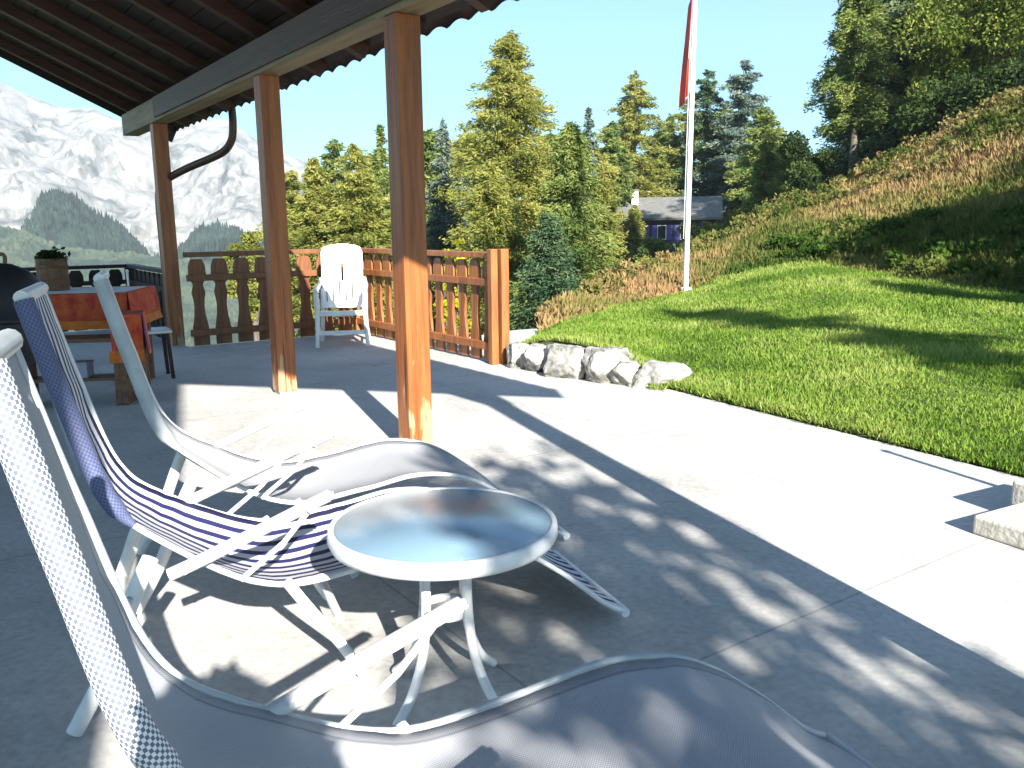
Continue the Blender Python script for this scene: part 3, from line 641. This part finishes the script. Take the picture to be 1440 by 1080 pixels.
# hillside: bracken and rough grass
M['bracken'] = leafmat('bracken_and_rough_grass', (.050, .085, .016), (.17, .165, .050), (.34, .215, .105), scale=.35, transl=.3)
P, v, u = sampler(hv, hnr, rg, 150000, lambda c, vv: (vv < .72)/(np.maximum(6, np.linalg.norm(c[..., :2], axis=2))**.8))
nn = np.array([noise.noise(Vector((p[0]*.35, p[1]*.35, 7.0)))+.6*noise.noise(Vector((p[0]*1.3, p[1]*1.3, 2.0))) for p in P])
vr = np.clip(v/.6, 0, 1)
# drier towards the crest and the left; lower right part green
dry = np.clip(.36+.75*np.exp(-((vr-.93)/.32)**2)*(u < .7)+.50*np.exp(-((vr-.70)/.14)**2)*(u >= .6)+(.45*(u < .36))+.55*nn-.35*(vr < .35)*(u > .3), 0, 1)
tint = np.clip(dry+rg.normal(0, .16, len(P)), 0, 1.2)
hg_ = (.07+.16*rg.random(len(P)))*(1+.5*nn)*np.clip(.5+2.5*vr, .5, 1.2)
g2 = blades('undergrowth', P, np.maximum(.05, hg_), .012+.02*rg.random(len(P)), .55, M['bracken'], tint, rg)
tag(g2, 'brown bracken and rough green grass covering the hillside', 'undergrowth', kind='stuff')

M['shrubleaf'] = leafmat('low_shrub_leaf', (.022, .050, .010), (.060, .105, .018), (.16, .17, .045), scale=.5, transl=.3)
def clumps(name, label, lo, hi, ulo, uhi, nc, per, r, m, hmin, hmax):
    P, v, u = sampler(hv, hnr, rg, nc, lambda c, vv: (vv > lo)*(vv < hi)/np.maximum(6, np.linalg.norm(c[..., :2], axis=2))**.6)
    k = (u > ulo)*(u < uhi); P = P[k]; nc = len(P)
    ci = np.repeat(np.arange(nc), per); n = len(ci); rr = r*(.5+rg.random(nc))
    d = rg.normal(0, 1, (n, 3)); d /= np.linalg.norm(d, axis=1)[:, None]
    C = P[ci]+d*(rr[ci]*rg.random(n)**.45)[:, None]*np.array([1, 1, .7]); C[:, 2] += (hmin+(hmax-hmin)*rg.random(nc))[ci]
    D = d*.5+rg.normal(0, .7, (n, 3)); D[:, 2] += .3; D /= np.linalg.norm(D, axis=1)[:, None]
    S_ = np.cross(D, rg.normal(0, 1, (n, 3))); S_ /= np.linalg.norm(S_, axis=1)[:, None]; sz = .035+.04*rg.random(n)
    o = quads(name, C, D*sz[:, None], S_*(sz*.5)[:, None], m, None, np.clip(rg.normal(.5, .3, nc)[ci]+rg.normal(0, .15, n), 0, 1.2)); tag(o, label, 'undergrowth', kind='stuff')
clumps('low_shrubs', 'green leafy shrubs along the foot of the hillside', 0.0, .20, .42, 1.0, 170, 120, .20, M['shrubleaf'], .05, .22)
clumps('fern_tufts', 'rusty fern tufts along the crest of the hillside', .42, .62, 0, 1.0, 520, 60, .22, M['bracken'], .08, .28)

# ------------------------------------------------------------------ rocks at the lawn edge
def rock(label, c, d, seed, rz=0):
    bm = bmesh.new(); bmesh.ops.create_icosphere(bm, subdivisions=5, radius=1); rr = random.Random(seed*13+5)
    pl = [(Vector((rr.gauss(0, 1), rr.gauss(0, 1), rr.gauss(0, .8))).normalized(), rr.uniform(.62, .92)) for _ in range(15)]+[(Vector((0, 0, 1)), .72)]
    o = Vector((seed*3.1, seed*1.7, 0))
    for v in bm.verts:
        n = v.co.normalized(); r_ = min([1.05]+[dd/n.dot(pn) for pn, dd in pl if n.dot(pn) > .25])
        n2 = n*r_; r_ *= 1+.10*noise.noise(n2*2.2+o)+.07*noise.noise(n2*6+o)+.035*noise.noise(n2*15+o)
        v.co = Vector((n.x*d[0]*r_, n.y*d[1]*r_, n.z*d[2]*r_))*.62
    me = bpy.data.meshes.new('boulder'); bm.to_mesh(me); bm.free(); me.materials.append(M['rock'])
    o = bpy.data.objects.new('boulder', me); col.objects.link(o); o.location = c; o.rotation_euler = (0, 0, rz)
    for p in me.polygons: p.use_smooth = True
    tag(o, label, 'boulder', 'boulders edging the lawn')
for a in (('small pale boulder touching the railing end post', (.09, 7.90, .09), (.24, .30, .30), 1, -.9),
          ('squat pale boulder second from the railing post', (.24, 7.70, .10), (.27, .32, .30), 2, -.8),
          ('wide flat topped pale boulder with a dark gap at its left', (.50, 7.43, .11), (.46, .38, .33), 3, -.72),
          ('tallest pale boulder in the middle of the rock edge', (.80, 7.15, .11), (.38, .36, .36), 4, -.7),
          ('grey cracked boulder right of the tallest rock', (.97, 6.98, .07), (.28, .32, .25), 5, -.6),
          ('long low boulder at the lawn end of the rock edge', (1.20, 6.86, .09), (.42, .30, .24), 6, -.35),
          ('smallest boulder at the terrace foot of the rock edge', (1.06, 6.83, .03), (.18, .18, .14), 8, .4)):
    rock(*a)

# ------------------------------------------------------------------ stone steps at the right edge
st = thing('stone_step', 'lower pale stone step slab on the terrace at right edge', 'step', (1.93, 3.42, 0), R(-62), 'stone steps up to the lawn')
def slab(t, L, D, h, m):
    mb = MB(); mb.box((L/2, D/2, h/2), (L, D, h)); return mb.build('slab', m, t, .012)
slab(st, 1.3, .42, .085, M['stone_step'])
st2 = thing('stone_step', 'upper pale stone step slab set back above the lower one', 'step', (2.20, 3.62, 0), R(-62), 'stone steps up to the lawn')
slab(st2, 1.3, .42, .17, M['stone_step'])
hp = thing('handrail_post', 'thin dark handrail post beside the stone steps', 'post', (2.78, 3.05, 0))
MB().tube([(0, 0, 0), (0, 0, .95)], .018, 10).build('shaft', M['darkwood'], hp); MB().lathe([(.001, .985), (.022, .975), (.026, .96), (.018, .945)], 12).build('knob', M['darkwood'], hp)

# ------------------------------------------------------------------ flagpole and flag
fb = at(964, 411, 16.2)
fp = thing('flagpole', 'tall white flagpole standing at the edge of the lawn', 'flagpole', fb)
lean = Vector((.008, 0, 1))
MB().tube([lean*z for z in (0, 2, 4, 6, 8.2)], [.048, .046, .043, .040, .036], 14).build('pole', M['whitepaint'], fp)
MB().lathe([(.13, -.15), (.13, .05), (.10, .09), (.06, .10)], 20).build('base', M['plaster'], fp)
MB().lathe([(.001, 8.30), (.05, 8.27), (.07, 8.22), (.05, 8.17), (.035, 8.15)], 16, c=lean*0+Vector((.065, 0, 0))).build('finial', M['whitepaint'], fp)
MB().tube([lean*1.0+Vector((-.075, -.02, 0)), lean*7.9+Vector((-.06, -.02, 0))], .006, 6).build('halyard', M['linen'], fp)
fl = thing('flag', 'limp red flag with white cross hanging from the flagpole', 'flag', fb)
def cloth(name, m, x0, x1, z0, z1, off):
    mb = MB(); nx, nzz = 24, 40; vs = []; fs = []
    for i in range(nx+1):
        for j in range(nzz+1):
            s = x0+(x1-x0)*i/nx; z = z0+(z1-z0)*j/nzz; d = (5.50-z)/1.85
            fold = .045*s*7
            x = -.070-(.02+.11*min(1, d*1.1))*s - .03*math.sin(s*9+z*1.2)*s; y = -.03-off+.10*math.sin(s*11+.8*z)*min(1, .3+s)
            vs.append((x+.008*z, y, z-.55*s*s*.5*(1-d)-.25*s))
    for i in range(nx):
        for j in range(nzz): fs.append((i*(nzz+1)+j, (i+1)*(nzz+1)+j, (i+1)*(nzz+1)+j+1, i*(nzz+1)+j+1))
    return mb.add(vs, fs, True).build(name, m, fl)
cloth('cloth', M['flagred'], 0, 1, 3.6, 5.50, 0)
cloth('cross', M['linen'], .32, .70, 4.40, 4.72, .012); cloth('cross', M['linen'], .44, .58, 4.12, 4.96, .014)

# ------------------------------------------------------------------ distant house
hs = thing('chalet_house', 'low dark blue house with grey roof and white chimney beyond the hill', 'house', Vector((11.0, 60, 0)), R(-12))
zh = -1.5
MB().box((0, 0, (zh+1.75)/2), (5.6, 5, 1.75-zh)).build('wall', M['housewall'], hs)
rf = MB(); 
for s_ in (-1, 1): rf.bar((0, 0, 3.05), (0, 3.1*s_, 1.62), 7.0, .16, up=(0, 0, 1))
rfo = rf.build('roof', M['houseroof'], hs)
ch = MB().box((-2.3, -1.0, 2.85), (.42, .42, 1.4)).build('chimney', M['plaster'], rfo); MB().box((-2.3, -1.0, 3.59), (.52, .52, .08)).build('chimney_cap', M['houseroof'], ch)
for x in (-1.9, -.4, 1.1):
    w_ = MB().box((x, -2.52, .75), (.6, .06, .95)).build('window', M['plaster'], hs); MB().box((x, -2.56, .75), (.5, .03, .85)).build('pane', M['glasspane'], w_)
    for s_ in (-1, 1): MB().box((x+.5*s_, -2.53, .75), (.34, .05, .98)).build('shutter', M['shutter'], hs)

# ------------------------------------------------------------------ trees
M['larch'] = leafmat('larch_needles', (.13, .155, .038), (.27, .28, .065), (.42, .40, .12), .35, .5)
M['spruce'] = leafmat('spruce_needles', (.025, .055, .032), (.065, .11, .052), (.14, .18, .085), .6, .2)
M['bluespruce'] = leafmat('blue_spruce_needles', (.045, .075, .066), (.11, .15, .12), (.22, .26, .18), .5, .2)
M['pine'] = leafmat('green_pine_needles', (.07, .115, .034), (.155, .205, .055), (.28, .31, .09), .6, .4)
M['broad'] = leafmat('broad_leaf', (.045, .080, .014), (.13, .175, .03), (.28, .31, .07), .7, .45)
M['yellow'] = leafmat('yellow_leaf', (.22, .22, .02), (.42, .40, .03), (.55, .50, .05), .9, .45)
M['darkleaf'] = leafmat('dark_leaf', (.016, .030, .012), (.040, .065, .02), (.075, .11, .03), .7, .25)
def unit(a): return a/np.maximum(1e-6, np.linalg.norm(a, axis=1))[:, None]
def conifer(name, label, base, h, r, m, seed, n=9000, t0=.12, droop=.25, size=.10, airy=0, power=.85, nb=150, group=None, lean=0, trunk_r=None):
    rg = np.random.default_rng(seed)
    t = thing(name, label, 'tree', base, 0, group)
    tr = trunk_r or .014*h+.03
    MB().tube([(0, 0, -1.0), (.03*h*.2, 0, h*.5), (lean, 0, h*.985)], [tr*1.15, tr*.62, .012], 8).build('trunk', M['trunk'], t)
    bt = t0+(1-t0)*rg.random(nb)**.95; az = rg.random(nb)*6.283
    env = np.minimum(1, (1-bt)**power*1.0+.02)*np.minimum(1, .55+(bt-t0)*3.5)
    ln = r*env*(.45+.62*rg.random(nb)**.8)*(1+.16*np.sin(az*2+bt*9+seed)+.10*np.sin(az*5-bt*17))
    pr = ln+.05; pr /= pr.sum(); bi = rg.choice(nb, n, p=pr)
    s = np.clip(rg.random(n)**.75, .06, 1); L = ln[bi]
    up = (.30-.55*(1-bt[bi]))*0.4
    x = np.cos(az[bi])*L*s; y = np.sin(az[bi])*L*s
    z = bt[bi]*h+L*s*up-droop*L*s*s+.12*L*s**3
    spread = (.05+.10*L*(1-.5*s))
    C = np.stack([x, y, z], 1)+rg.normal(0, 1, (n, 3))*np.stack([spread, spread, spread*.55], 1)
    C[:, 2] -= abs(rg.normal(0, .05, n))*(1+droop*4)
    C[:, 0] += lean*(C[:, 2]/h)
    D = unit(np.stack([np.cos(az[bi])+rg.normal(0, .6, n), np.sin(az[bi])+rg.normal(0, .6, n), rg.normal(-.25, .45, n)], 1))
    Sx = unit(np.cross(D, rg.normal(0, 1, (n, 3)))); sz = size*(.6+.8*rg.random(n))
    tint = np.clip(.5+.5*rg.normal(0, .55, nb)[bi]+rg.normal(0, .2, n)+.15*(s-.6), 0, 1.2)
    quads('crown', C, D*sz[:, None], Sx*(sz*.30)[:, None], m, t, tint)
    if airy:
        bmb = MB()
        for k in range(0, nb, 3):
            e = Vector((math.cos(az[k])*ln[k]*.8, math.sin(az[k])*ln[k]*.8, bt[k]*h-.1*ln[k])); bmb.tube([(0, 0, bt[k]*h), e], [.02+.004*h*(1-bt[k])*.3, .006], 4, cap=False)
        bmb.build('limbs', M['trunk'], t)
    return t
def broadleaf(name, label, base, h, rx, m, seed, n=9000, t0=.25, size=.07, clumps=34, group=None, cat='tree', ragged=.3):
    rg = np.random.default_rng(seed); t = thing(name, label, cat, base, 0, group)
    tr = .02*h+.02; cz = h*(t0+1)/2; rz = h*(1-t0)/2
    u = unit(rg.normal(0, 1, (clumps, 3))); rad = rg.random(clumps)**.45
    cc = u*rad[:, None]*np.array([rx, rx, rz])*.86; cc[:, 2] += cz
    cr = rx*(.20+.20*rg.random(clumps))*(1.15-.4*rad)
    mb = MB().tube([(0, 0, -.6), (.02*h, 0, h*.3), (0, .02*h, h*.62)], [tr*1.2, tr*.8, tr*.35], 8)
    for k in range(0, clumps, 2): mb.tube([(0, 0, h*(t0*.6+.25*rg.random())), tuple(cc[k])], [tr*.3, .008], 5, cap=False)
    mb.build('trunk', M['trunk'], t)
    ci = rg.choice(clumps, n, p=cr**2/(cr**2).sum()); d = unit(rg.normal(0, 1, (n, 3)))
    C = cc[ci]+d*(cr[ci]*(rg.random(n)**.4+ragged*abs(rg.normal(0, .5, n))))[:, None]*np.array([1, 1, .8])
    D = unit(d*.6+rg.normal(0, .7, (n, 3))); Sx = unit(np.cross(D, rg.normal(0, 1, (n, 3)))); sz = size*(.6+.8*rg.random(n))
    tint = np.clip(.5+.5*rg.normal(0, .5, clumps)[ci]+rg.normal(0, .2, n), 0, 1.2)
    quads('crown', C, D*sz[:, None], Sx*(sz*.55)[:, None], m, t, tint); return t
def tp(px, ytop, Y, zb):
    p = at(px, ytop, Y); return Vector((p.x, p.y, zb)), p.z-zb
GT = 'trees beyond the railing'
def con(name, label, px, yt, Y, zb, wpx, m, seed, **k):
    b, h = tp(px, yt, Y, zb); k['n'] = int(k.get('n', 9000)*4.6); k['nb'] = int(k.get('nb', 150)*1.5); k['size'] = k.get('size', .1)*.74
    return conifer(name, label, b, h, wpx*.72/FPX*Y, m, seed, group=GT, **k)
def bro(name, label, px, yt, Y, zb, wpx, m, seed, **k):
    k['n'] = int(k.get('n', 9000)*2.2); k['size'] = k.get('size', .07)*.68
    b, h = tp(px, yt, Y, zb); return broadleaf(name, label, b, h, wpx*.56/FPX*Y, m, seed, group=GT, **k)
# left group
con('larch_tree', 'yellow green larch between the second and third porch posts, left one', 440, 222, 30, -3.5, 120, M['larch'], 21, n=9000, power=.55, size=.11, t0=.1)
con('larch_tree', 'rounded yellow green larch close left of the nearest visible post', 498, 203, 29, -3.5, 130, M['larch'], 22, n=9500, power=.55, size=.11, t0=.1)
con('larch_tree', 'slim grey green larch top just left of the nearest post', 534, 175, 36, -3.5, 70, M['pine'], 23, n=6000, size=.12)
bro('bush', 'low yellow bush at the left end of the tree line', 345, 290, 26, -3, 60, M['larch'], 24, n=4000, size=.09, cat='bush')
con('spruce_tree', 'dark bluish spruce just right of the nearest porch post', 622, 168, 38, -4, 80, M['bluespruce'], 25, n=8000, size=.12)
con('spruce_tree', 'small dim spruce between the post and the tallest larch', 655, 215, 42, -4, 70, M['bluespruce'], 26, n=6000, size=.13)
con('larch_tree', 'tallest larch with a thin grey top behind the railing', 716, 46, 30, -4, 165, M['larch'], 27, n=17000, power=.48, size=.105, airy=1, nb=210)
con('larch_tree', 'bushy yellow larch low in front of the tallest larch', 690, 230, 24, -3.5, 150, M['larch'], 28, n=10000, size=.085, power=.6)
bro('sapling', 'bright yellow sapling above the sunlit railing', 634, 312, 17, -2.2, 52, M['yellow'], 29, n=2200, size=.06, cat='sapling', t0=.1)
con('pine_tree', 'green pine in front with dense drooping branches left of the house', 803, 172, 21, -3.2, 150, M['pine'], 30, n=17000, size=.075, power=.62, nb=190)
con('pine_tree', 'dark lower young pine behind the railing end post', 770, 300, 16, -2.2, 110, M['spruce'], 31, n=6500, size=.06, power=.6)
con('spruce_tree', 'slim pale spruce tip between the pine and the tall larch pair', 828, 150, 45, -4, 60, M['bluespruce'], 32, n=6000, size=.14)
con('larch_tree', 'tall golden larch left of the flagpole above the house', 893, 100, 68, -4, 120, M['larch'], 33, n=11000, size=.19, power=.6, airy=1)
con('larch_tree', 'short golden larch left of the house chimney', 846, 240, 30, -2.5, 62, M['larch'], 34, n=7000, size=.10, power=.6)
con('spruce_tree', 'grey green spruce directly behind the flag', 942, 160, 70, -3, 95, M['pine'], 35, n=8000, size=.2)
con('spruce_tree', 'tall dark spruce first right of the flagpole', 995, 96, 68, -3, 100, M['spruce'], 36, n=10000, size=.19, power=.6)
con('spruce_tree', 'tall blue spruce second right of the flagpole', 1046, 84, 66, -2, 125, M['bluespruce'], 37, n=11000, size=.19, power=.6)
con('spruce_tree', 'lower green spruce at the foot of the blue spruce', 1080, 175, 40, -.5, 70, M['pine'], 38, n=6000, size=.11)
bro('bush', 'round dark green bush on the crest left of the tall larch', 1143, 172, 33, 0.5, 95, M['darkleaf'], 39, n=8000, size=.09, cat='bush', t0=.05)
bro('bush', 'yellow green bush between the house and the hill crest', 1022, 300, 40, -.5, 70, M['broad'], 40, n=3500, size=.10, cat='bush', t0=.05)
bro('bush', 'yellow bush below the blue shutters of the house', 925, 338, 30, -2.2, 80, M['larch'], 41, n=5000, size=.08, cat='bush', t0=.05)
bro('bush', 'green bush on the slope left of the flagpole foot', 880, 350, 22, -2, 80, M['pine'], 42, n=5000, size=.07, cat='bush', t0=.05)
con('larch_tree', 'tall slender larch with bare trunk on the hill crest', 1217, -95, 33, 2.2, 95, M['pine'], 43, n=13000, size=.11, power=.5, t0=.30, airy=1, nb=150, droop=.4)
con('spruce_tree', 'dark spruce behind the bare trunked larch', 1285, -60, 38, 2.5, 150, M['spruce'], 44, n=13000, size=.13, t0=.03, power=.6)
con('spruce_tree', 'black green spruce filling the forest edge on the crest', 1330, -190, 36, 3, 220, M['spruce'], 45, n=16000, size=.13, t0=.03, power=.55)
con('spruce_tree', 'low shaded spruce at the foot of the forest edge', 1260, 80, 34, 2.4, 150, M['spruce'], 46, n=10000, size=.12, t0=.02, power=.5)
bro('maple_tree', 'sunlit yellow green leafy tree at the upper right', 1405, -80, 31, 3.6, 230, M['broad'], 47, n=20000, size=.10, t0=.28, clumps=60)
bro('maple_tree', 'smaller sunlit leafy tree in front of the dark spruces', 1330, 40, 31, 3.2, 100, M['broad'], 48, n=7000, size=.09, t0=.35)
bro('bush', 'dark undergrowth bush below the leafy trees on crest', 1360, 110, 29, 3.3, 180, M['darkleaf'], 49, n=9000, size=.10, cat='bush', t0=.0)
con('spruce_tree', 'dark spruce behind the leafy tree at upper right', 1430, -220, 38, 3.5, 230, M['spruce'], 50, n=15000, size=.14, t0=.03, power=.5)
bro('bush', 'dark bush at the right end of the forest edge', 1450, 60, 27, 4, 130, M['darkleaf'], 51, n=7000, size=.10, cat='bush', t0=.0)
for a in (('larch_tree', 'pale far larch filling the gap left of the third post', 410, 240, 52, -5, 110, M['larch'], 70),
          ('spruce_tree', 'far spruce tip above the two left larches', 470, 196, 58, -5, 90, M['pine'], 71),
          ('larch_tree', 'far larch whose crown shows left of the nearest post', 520, 215, 55, -5, 120, M['larch'], 72),
          ('larch_tree', 'far larch filling the gap between small spruce and tallest larch', 665, 235, 50, -5, 120, M['larch'], 73),
          ('spruce_tree', 'far grey green spruce right of the tallest larch', 772, 185, 52, -5, 95, M['pine'], 74),
          ('larch_tree', 'far olive larch behind the green pine', 835, 205, 52, -5, 110, M['larch'], 75),
          ('spruce_tree', 'far spruce filling the gap left of the flagpole', 925, 185, 75, -4, 95, M['bluespruce'], 76),
          ('spruce_tree', 'far spruce between the two tall dark spruces', 1020, 150, 75, -3, 110, M['pine'], 77),
          ('larch_tree', 'olive larch seen just left of the nearest post low down', 548, 250, 40, -4, 120, M['larch'], 90),
          ('larch_tree', 'far olive larch right of the dark bluish spruce', 640, 200, 56, -5, 120, M['larch'], 91),
          ('larch_tree', 'yellow green larch right of the tallest larch', 765, 215, 40, -4, 110, M['larch'], 92),
          ('spruce_tree', 'far slim spruce left of the tall golden larch', 862, 170, 60, -5, 90, M['pine'], 93),
          ('larch_tree', 'far olive larch just left of the flagpole', 935, 175, 74, -4, 90, M['larch'], 94),
          ('larch_tree', 'far olive larch between flagpole and dark spruce', 972, 130, 74, -4, 85, M['larch'], 95),
          ('spruce_tree', 'pale spruce at the right of the blue spruce', 1075, 150, 60, -2, 95, M['pine'], 96),
          ('spruce_tree', 'far green spruce showing at the right edge of the nearest post', 602, 182, 46, -5, 110, M['pine'], 97),
          ('larch_tree', 'far larch between the dark bluish spruce and the tallest larch', 655, 188, 52, -5, 110, M['larch'], 98),
          ('larch_tree', 'far olive larch behind the slim pale spruce tip', 822, 188, 60, -5, 120, M['larch'], 99),
          ('spruce_tree', 'pointed spruce left of the round crest bush', 1100, 205, 48, -1, 85, M['pine'], 78)):
    con(*a, n=6500, size=.21, power=.5)
bro('bush', 'olive bush hiding the right half of the house wall', 985, 305, 50, -1.5, 62, M['larch'], 80, n=4000, size=.12, cat='bush', t0=.05)
con('larch_tree', 'small larch against the left end of the house', 893, 288, 50, -3, 40, M['larch'], 81, n=3500, size=.14, power=.5)
bro('bush', 'dark green bush in front of the house under its chimney', 918, 318, 46, -2.5, 44, M['pine'], 82, n=3000, size=.11, cat='bush', t0=.05)
# trees outside the frame that shade the lawn, the hill and the terrace
GS = 'shade trees beside the terrace'
def shade(label, x, y, zb, h, r, seed, n, size, t0=.28): broadleaf('shade_tree', label, Vector((x, y, zb)), h, r, M['broad'], seed, n=n, size=size, t0=t0, group=GS)
p_ = uax*1.30+vax*-5.0
shade('sparse leafy tree behind the right corner of the terrace', p_.x, p_.y, 0, 5.3, 1.0, 61, 1150, .085, .5)
shade('broad leafy tree at the foot of the slope right of the steps', 15.0, -1.5, .5, 11.8, 3.4, 62, 15000, .15)
shade('taller leafy tree on the slope beyond the steps', 20.0, .5, 2, 12.5, 4.2, 63, 17000, .16)
conifer('shade_tree', 'slim airy larch on the lawn edge right of the steps', Vector((8.4, -3.6, 0)), 9.4, 1.5, M['larch'], 64, n=5200, t0=.42, size=.11, nb=60, airy=1, power=.5, group=GS)
conifer('shade_tree', 'wider airy larch on the lawn between slim larch and broad tree', Vector((12.0, -3.4, 0)), 10.0, 1.9, M['larch'], 65, n=8000, t0=.42, size=.12, nb=70, airy=1, power=.5, group=GS)

# ------------------------------------------------------------------ unseen potted shrub added to cast the viewer's shadow
ps = uax*.02+vax*-.62
pt = broadleaf('sun_block_shrub', 'added unseen shrub behind the viewpoint that blocks sun like a standing person', Vector((ps.x, ps.y, .0)), 1.74, .34, M['darkleaf'], 66, n=16000, size=.045, t0=.10, clumps=44, cat='shrub', ragged=.12)
MB().lathe([(.001, .0), (.14, .0), (.19, .30), (.205, .30), (.205, .34), (.185, .34), (.17, .30), (.001, .29)], 28).build('sun_block_pot', M['clay'], pt)

# ------------------------------------------------------------------ valley and mountains
M['valley'] = mat('valley_meadow', (0.13, 0.16, 0.045), 0.95, (0.06, 0.085, 0.03), .02, ramp=(.4, .6))
vg = MB(); rowsv = [(9, -3.2), (14, -3.6), (22, -4.5), (45, -6), (120, -30), (400, -90), (1200, -120), (4000, -130)]
angs = [R(a) for a in range(-90, 95, 5)]
vs = [(d*math.sin(a), d*math.cos(a), z) for d, z in rowsv for a in angs]; na = len(angs)
vg.add(vs, [(i*na+j, i*na+j+1, (i+1)*na+j+1, (i+1)*na+j) for i in range(len(rowsv)-1) for j in range(na-1)], True); struct(vg.build('valley', M['valley']))
gb = MB(); gb.add([(-60, -60, -3.3), (60, -60, -3.3), (60, 20, -3.3), (-60, 20, -3.3)], [(0, 1, 2, 3)]); struct(gb.build('ground', M['valley']))

def mountain(name, sil, dfoot, dtop, zfoot, m, seed, amp, nu=260, nv=70, pw=1.15, fs=.006, rough=0):
    mb = MB(); vs = []
    xs = [s_[0] for s_ in sil]; ys = [s_[1] for s_ in sil]
    off = Vector((seed*7.3, seed*2.9, seed))
    for i in range(nu+1):
        x = xs[0]+(xs[-1]-xs[0])*i/nu; y = float(np.interp(x, xs, ys)); top = at(x, y, dtop)
        foot = Vector((top.x/top.y*dfoot, dfoot, zfoot))
        for j in range(nv+1):
            v = j/nv; p = foot.lerp(top, v); p.z = zfoot+(top.z-zfoot)*v**pw
            q = Vector((p.x, p.y, p.z*1.5))*fs+off
            a = noise.fractal(q, 1.0, 2.1, 6)
            b = noise.ridged_multi_fractal(Vector((p.x*.008, p.z*.004, p.y*.003))+off, .9, 2.2, 5, 1.0, 2.0)
            w = math.sin(math.pi*min(1, v*1.0))*.85+.15
            p += Vector((.2, -.8, .35))*amp*w*(a*.8+b*.55-.5)
            if rough: p.z += rough*(rnd.random()**2)*(noise.noise(q*9)+.6)
            vs.append(p)
    mb.add(vs, [(i*(nv+1)+j, (i+1)*(nv+1)+j, (i+1)*(nv+1)+j+1, i*(nv+1)+j+1) for i in range(nu) for j in range(nv)], False)
    return struct(mb.build(name, m))
def rockmat():
    m = bpy.data.materials.new('alpine_rock'); m.use_nodes = True
    n = m.node_tree.nodes; l = m.node_tree.links; p = n['Principled BSDF']; p.inputs['Roughness'].default_value = .95; p.inputs['Specular IOR Level'].default_value = .1
    tc = n.new('ShaderNodeTexCoord'); mp = n.new('ShaderNodeMapping'); mp.inputs['Scale'].default_value = (1, 1, .55); l.new(tc.outputs['Object'], mp.inputs[0])
    a = n.new('ShaderNodeTexNoise'); a.inputs['Scale'].default_value = .022; a.inputs['Detail'].default_value = 9; a.inputs['Roughness'].default_value = .7; l.new(mp.outputs[0], a.inputs[0])
    r1 = n.new('ShaderNodeValToRGB'); e = r1.color_ramp.elements; e[0].position = .38; e[0].color = (.095, .105, .095, 1); e[1].position = .66; e[1].color = (.36, .35, .33, 1); k = e.new(.47); k.color = (.235, .23, .215, 1); l.new(a.outputs[0], r1.inputs[0])
    l.new(r1.outputs[0], p.inputs['Base Color'])
    return m
M['alprock'] = rockmat()
M['alpforest'] = mat('mountain_forest', (.028, .050, .034), .95, (.014, .028, .022), .05, ramp=(.35, .6), detail=8)
M['alpmeadow'] = mat('mountain_meadow', (.065, .085, .05), .95, (.025, .042, .03), .03, ramp=(.4, .55), detail=8)
mountain('mountain', [(-700, -60), (-300, 20), (-60, 95), (0, 116), (40, 138), (90, 150), (130, 150), (165, 168), (215, 176), (270, 165), (320, 168), (360, 195), (400, 214), (440, 232), (520, 262), (700, 300), (900, 312)], 700, 1500, -60, M['alprock'], 1, 95)
mountain('foothill', [(-60, 352), (20, 338), (48, 300), (62, 276), (82, 270), (104, 276), (130, 300), (170, 318), (190, 336), (212, 362), (240, 368), (258, 345), (275, 322), (300, 318), (330, 322), (380, 345), (420, 360)], 420, 640, -40, M['alpforest'], 2, 34, 420, 90, fs=.012, rough=7)
mountain('meadow_hill', [(-600, 300), (-200, 310), (0, 318), (40, 326), (80, 345), (130, 352), (190, 356), (260, 366), (420, 372)], 300, 480, -40, M['alpmeadow'], 3, 16, 260, 60, fs=.012, rough=2.5)

# ------------------------------------------------------------------ haze
HAZE = True
if HAZE:
    hz = MB().box((0, 800, 130), (5200, 2400, 560)); ho = hz.build('haze', None or M['white']); ho.data.materials.clear()
    hm = bpy.data.materials.new('haze_air'); hm.use_nodes = True; n = hm.node_tree.nodes; n.remove(n['Principled BSDF'])
    pv = n.new('ShaderNodeVolumePrincipled'); pv.inputs['Color'].default_value = (.80, .88, .97, 1); pv.inputs['Density'].default_value = 3.4e-4; pv.inputs['Anisotropy'].default_value = .2
    hm.node_tree.links.new(pv.outputs[0], n['Material Output'].inputs['Volume']); ho.data.materials.append(hm); tag(ho, None, None, kind='stuff')
sc.cycles.volume_bounces = 0
sc.cycles.max_bounces = 8
